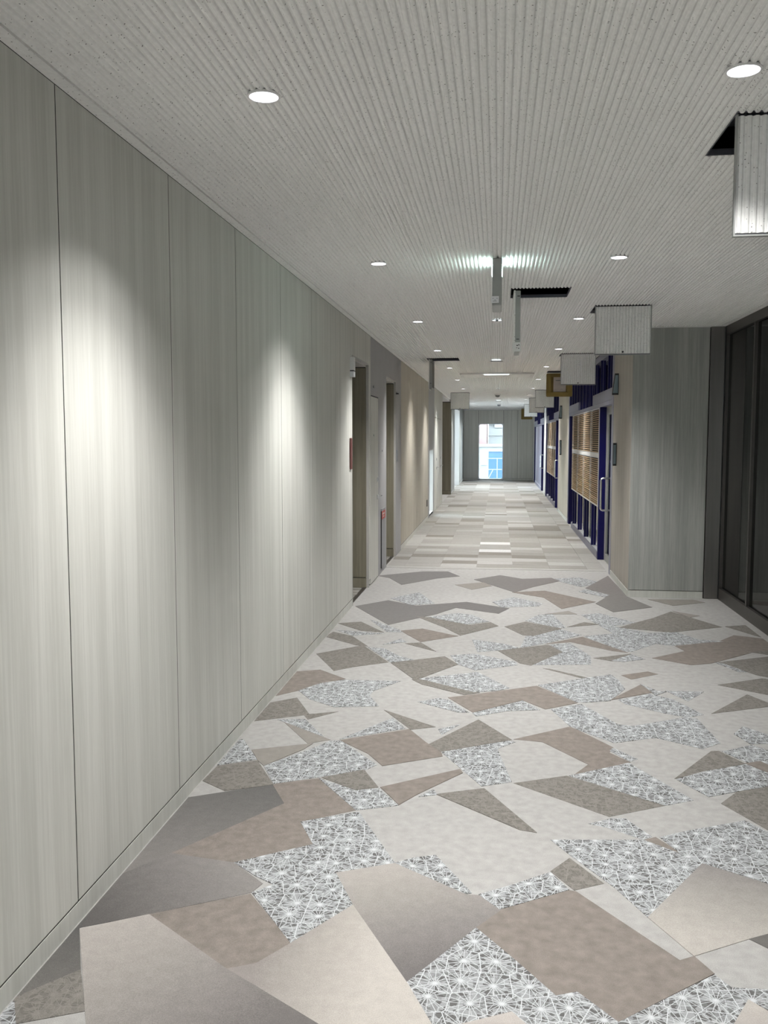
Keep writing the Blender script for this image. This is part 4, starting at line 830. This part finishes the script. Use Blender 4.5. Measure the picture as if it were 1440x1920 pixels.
# ================================================================ wall signs and fittings
def flag_sign(y0, y1, z0, z1, out, label, group, tilt=0.0):
    """slim framed sign on the right side wall"""
    t = thing('wall_sign', (RX, (y0 + y1) / 2, z0), label, 'sign', group)
    bm = bmesh.new(); box(bm, (RX - out, y0, z0), (RX - .001, y1, z1))
    for v in bm.verts:
        if v.co.z < z0 + .01 and v.co.x < RX - .01: v.co.x -= tilt
    obj('sign_frame', bm, M['black'], t)
    bm = bmesh.new(); e = .012; zz0, zz1 = z0 + .02, z1 - .02
    box(bm, (RX - out + .004, y0 - .003, zz0), (RX - .008, y0 - .0005, zz1))
    for v in bm.verts:
        if v.co.z < z0 + .03 and v.co.x < RX - .012: v.co.x -= tilt * .85
    obj('sign_face', bm, M['signface'], t)
    bm = bmesh.new(); tube(bm, [(RX - out - tilt - .004, y0 + .01, z0 + .004), (RX - out - tilt + .004, y0 + .01, z0 + .004)], .007, 8); obj('sign_fixing', bm, M['chrome'], t)
    return t
flag_sign(10.20, 10.235, 2.075, 2.31, .042, 'upper slim blue-grey sign, wider at its foot, beside nearest shop front', 'slim signs on the side walls', .028)
flag_sign(10.26, 10.29, 1.29, 1.545, .038, 'lower slim blue-grey sign on the beige side wall beside nearest shop front', 'slim signs on the side walls')
flag_sign(19.0, 19.035, 2.0, 2.27, .042, 'upper slim sign on the pilaster before the second glazed front', 'slim signs on the side walls', .028)
flag_sign(19.0, 19.03, 1.25, 1.56, .038, 'lower slim sign on the pilaster before the second glazed front', 'slim signs on the side walls')
# left: lit flag box and dark plate at the first doorway
t = thing('doorway_sign_box', (WX, 8.25, 2.16), 'small white box sign with a dark band at head of first doorway', 'sign')
bx('sign_case', (WX + .001, 8.24, 2.225), (WX + .035, 8.335, 2.345), M['white'], t)
bx('dark_band', (WX + .001, 8.238, 2.215), (WX + .036, 8.337, 2.2245), M['black'], t)
bx('sign_foot', (WX + .001, 8.24, 2.165), (WX + .035, 8.335, 2.2145), M['lens'], t)
t = thing('doorway_plate', (WX, 8.27, 1.3), 'thin dark maroon plate standing off the wall beside first doorway', 'sign')
bx('plate', (WX + .001, 8.20, 1.31), (WX + .012, 8.30, 1.60), M['maroon'], t, .003)
t = thing('doorway_plate', (WX, 12.1, 1.3), 'thin grey plate beside the far edge of the second doorway', 'sign')
bx('plate', (WX + .001, 12.03, 1.285), (WX + .016, 12.16, 1.44), M['grille'], t, .003)
t = thing('door_holder', (WX, 12.03, 2.19), 'tiny dark bracket at head of the second doorway, far side', 'bracket')
bx('bracket', (WX + .001, 11.98, 2.185), (WX + .035, 12.06, 2.20), M['black'], t); bx('bracket_cap', (WX + .001, 11.985, 2.2005), (WX + .02, 12.05, 2.215), M['chrome'], t)
# hydrant cabinet front: grey plate with red head
t = thing('wall_cabinet', (WX, 10.61, 0), 'tall grey metal plate with small red notice on top, between door and second doorway', 'cabinet')
bx('cabinet_front', (WX + .0005, 10.44, .062), (WX + .010, 10.785, .636), M['grille'], t)
bx('cabinet_edge', (WX + .0005, 10.433, .062), (WX + .012, 10.4395, .74), M['black'], t)
rd = bx('red_notice', (WX + .0005, 10.44, .640), (WX + .011, 10.785, .735), M['red'], t)
boxes('notice_print', [((WX + .0112, 10.52, .69), (WX + .0118, 10.70, .712)), ((WX + .0112, 10.55, .662), (WX + .0118, 10.67, .676))], M['paper'], rd)
bx('cabinet_cap', (WX + .0005, 10.44, .7355), (WX + .011, 10.785, .765), M['grille'], t)
t = thing('wall_socket', (WX, 17.4, .3), 'tiny dark socket low on the beige wall near its far end', 'socket')
bx('socket_plate', (WX + .0005, 17.33, .27), (WX + .009, 17.45, .40), M['black'], t, .002)
for n_, (yy, zz) in enumerate(((9.81, 2.16), (9.81, 1.63), (10.56, 1.45))):
    t = thing('wall_dot', (WX, yy, zz), ('faint round fixing dot above the service door', 'faint round fixing dot on the service door', 'faint round fixing dot right of the service door')[n_], 'fixing')
    bm = bmesh.new(); tube(bm, [(WX + .001, yy, zz), (WX + .006, yy, zz)], .012, 12); obj('dot', bm, M['grille'], t)

# ================================================================ outdoors
tag(bx('ground', (-60, 34.75, -3.2), (60, 120, -3.0), M['concrete'], kind='structure'))
tag(bx('ground', (-60, -60, -3.2), (-4.5, 34.7, -3.0), M['concrete'], kind='structure'))
tag(bx('ground', (-4.5, -60, -3.2), (60, -8.5, -3.0), M['concrete'], kind='structure'))
t = thing('white_building', (2.0, 52, -3), 'overexposed white building with horizontal cladding bands seen through the end window', 'building')
bx('wall', (-.55, 52, -3), (7, 60, 7.0), M['facade'], t)
for j in range(14): bx('cladding_band', (-.55, 51.93, -2.6 + j * .62), (7, 51.999, -2.2 + j * .62), M['facade'], t)
for j in range(3): bx('window', (-.2 + j * 1.6, 51.9, 2.2), (.7 + j * 1.6, 51.928, 3.0), M['dome'], t)
t = thing('pink_building', (-4.5, 50, -3), 'pale pink building at upper left of the end window view', 'building')
bx('wall', (-9, 50, -3), (-.62, 56, 4.6), M['pink'], t)
for j in range(3):
    for k2 in range(3): bx('window', (-8.2 + j * 2.2, 49.95, .2 + k2 * 1.5), (-7.2 + j * 2.2, 49.998, 1.1 + k2 * 1.5), M['dome'], t)
bx('roof', (-9.2, 49.8, 4.6), (-.58, 56.2, 4.8), M['facade'], t)
t = thing('low_annex', (-1.2, 47, -3), 'low white annex in front of the pale pink building outside', 'building')
bx('wall', (-3.5, 47, -3), (.3, 49.5, 1.15), M['facade'], t); bx('roof_edge', (-3.6, 46.9, 1.15), (.35, 49.6, 1.28), M['concrete'], t)
for j in range(3): bx('window', (-1.5 + j * .6, 46.96, .2), (-1.15 + j * .6, 46.998, .75), M['dome'], t)
t = thing('blue_container', (.1, 42, -3), 'bright blue sheeted box at lower right of the end window view', 'container')
bx('container_body', (-.42, 42, -.35), (.9, 43.5, .98), M['bluesheet'], t); bx('container_lid', (-.46, 41.95, .98), (.95, 43.55, 1.06), M['facade'], t)
bx('container_stand', (-.3, 42.1, -3), (.8, 43.4, -.355), M['facade'], t)
t = thing('white_railing', (-.5, 38.5, -3), 'white railing with posts and stays at the bottom of the end window view', 'railing')
for j in range(5): bx('post', (-1.3 + j * .42, 38.5, -3), (-1.26 + j * .42, 38.54, .75), M['facade'], t)
for z in (.72, .25, -.15): bx('rail', (-1.3, 38.46, z), (.5, 38.495, z + .035), M['facade'], t)
bm = bmesh.new(); tube(bm, [(-1.1, 38.42, -.6), (-.66, 38.42, .7)], .018, 8); obj('stay', bm, M['facade'], t)
bm = bmesh.new(); tube(bm, [(-.62, 38.42, -.6), (-.2, 38.42, .25)], .018, 8); obj('stay', bm, M['facade'], t)
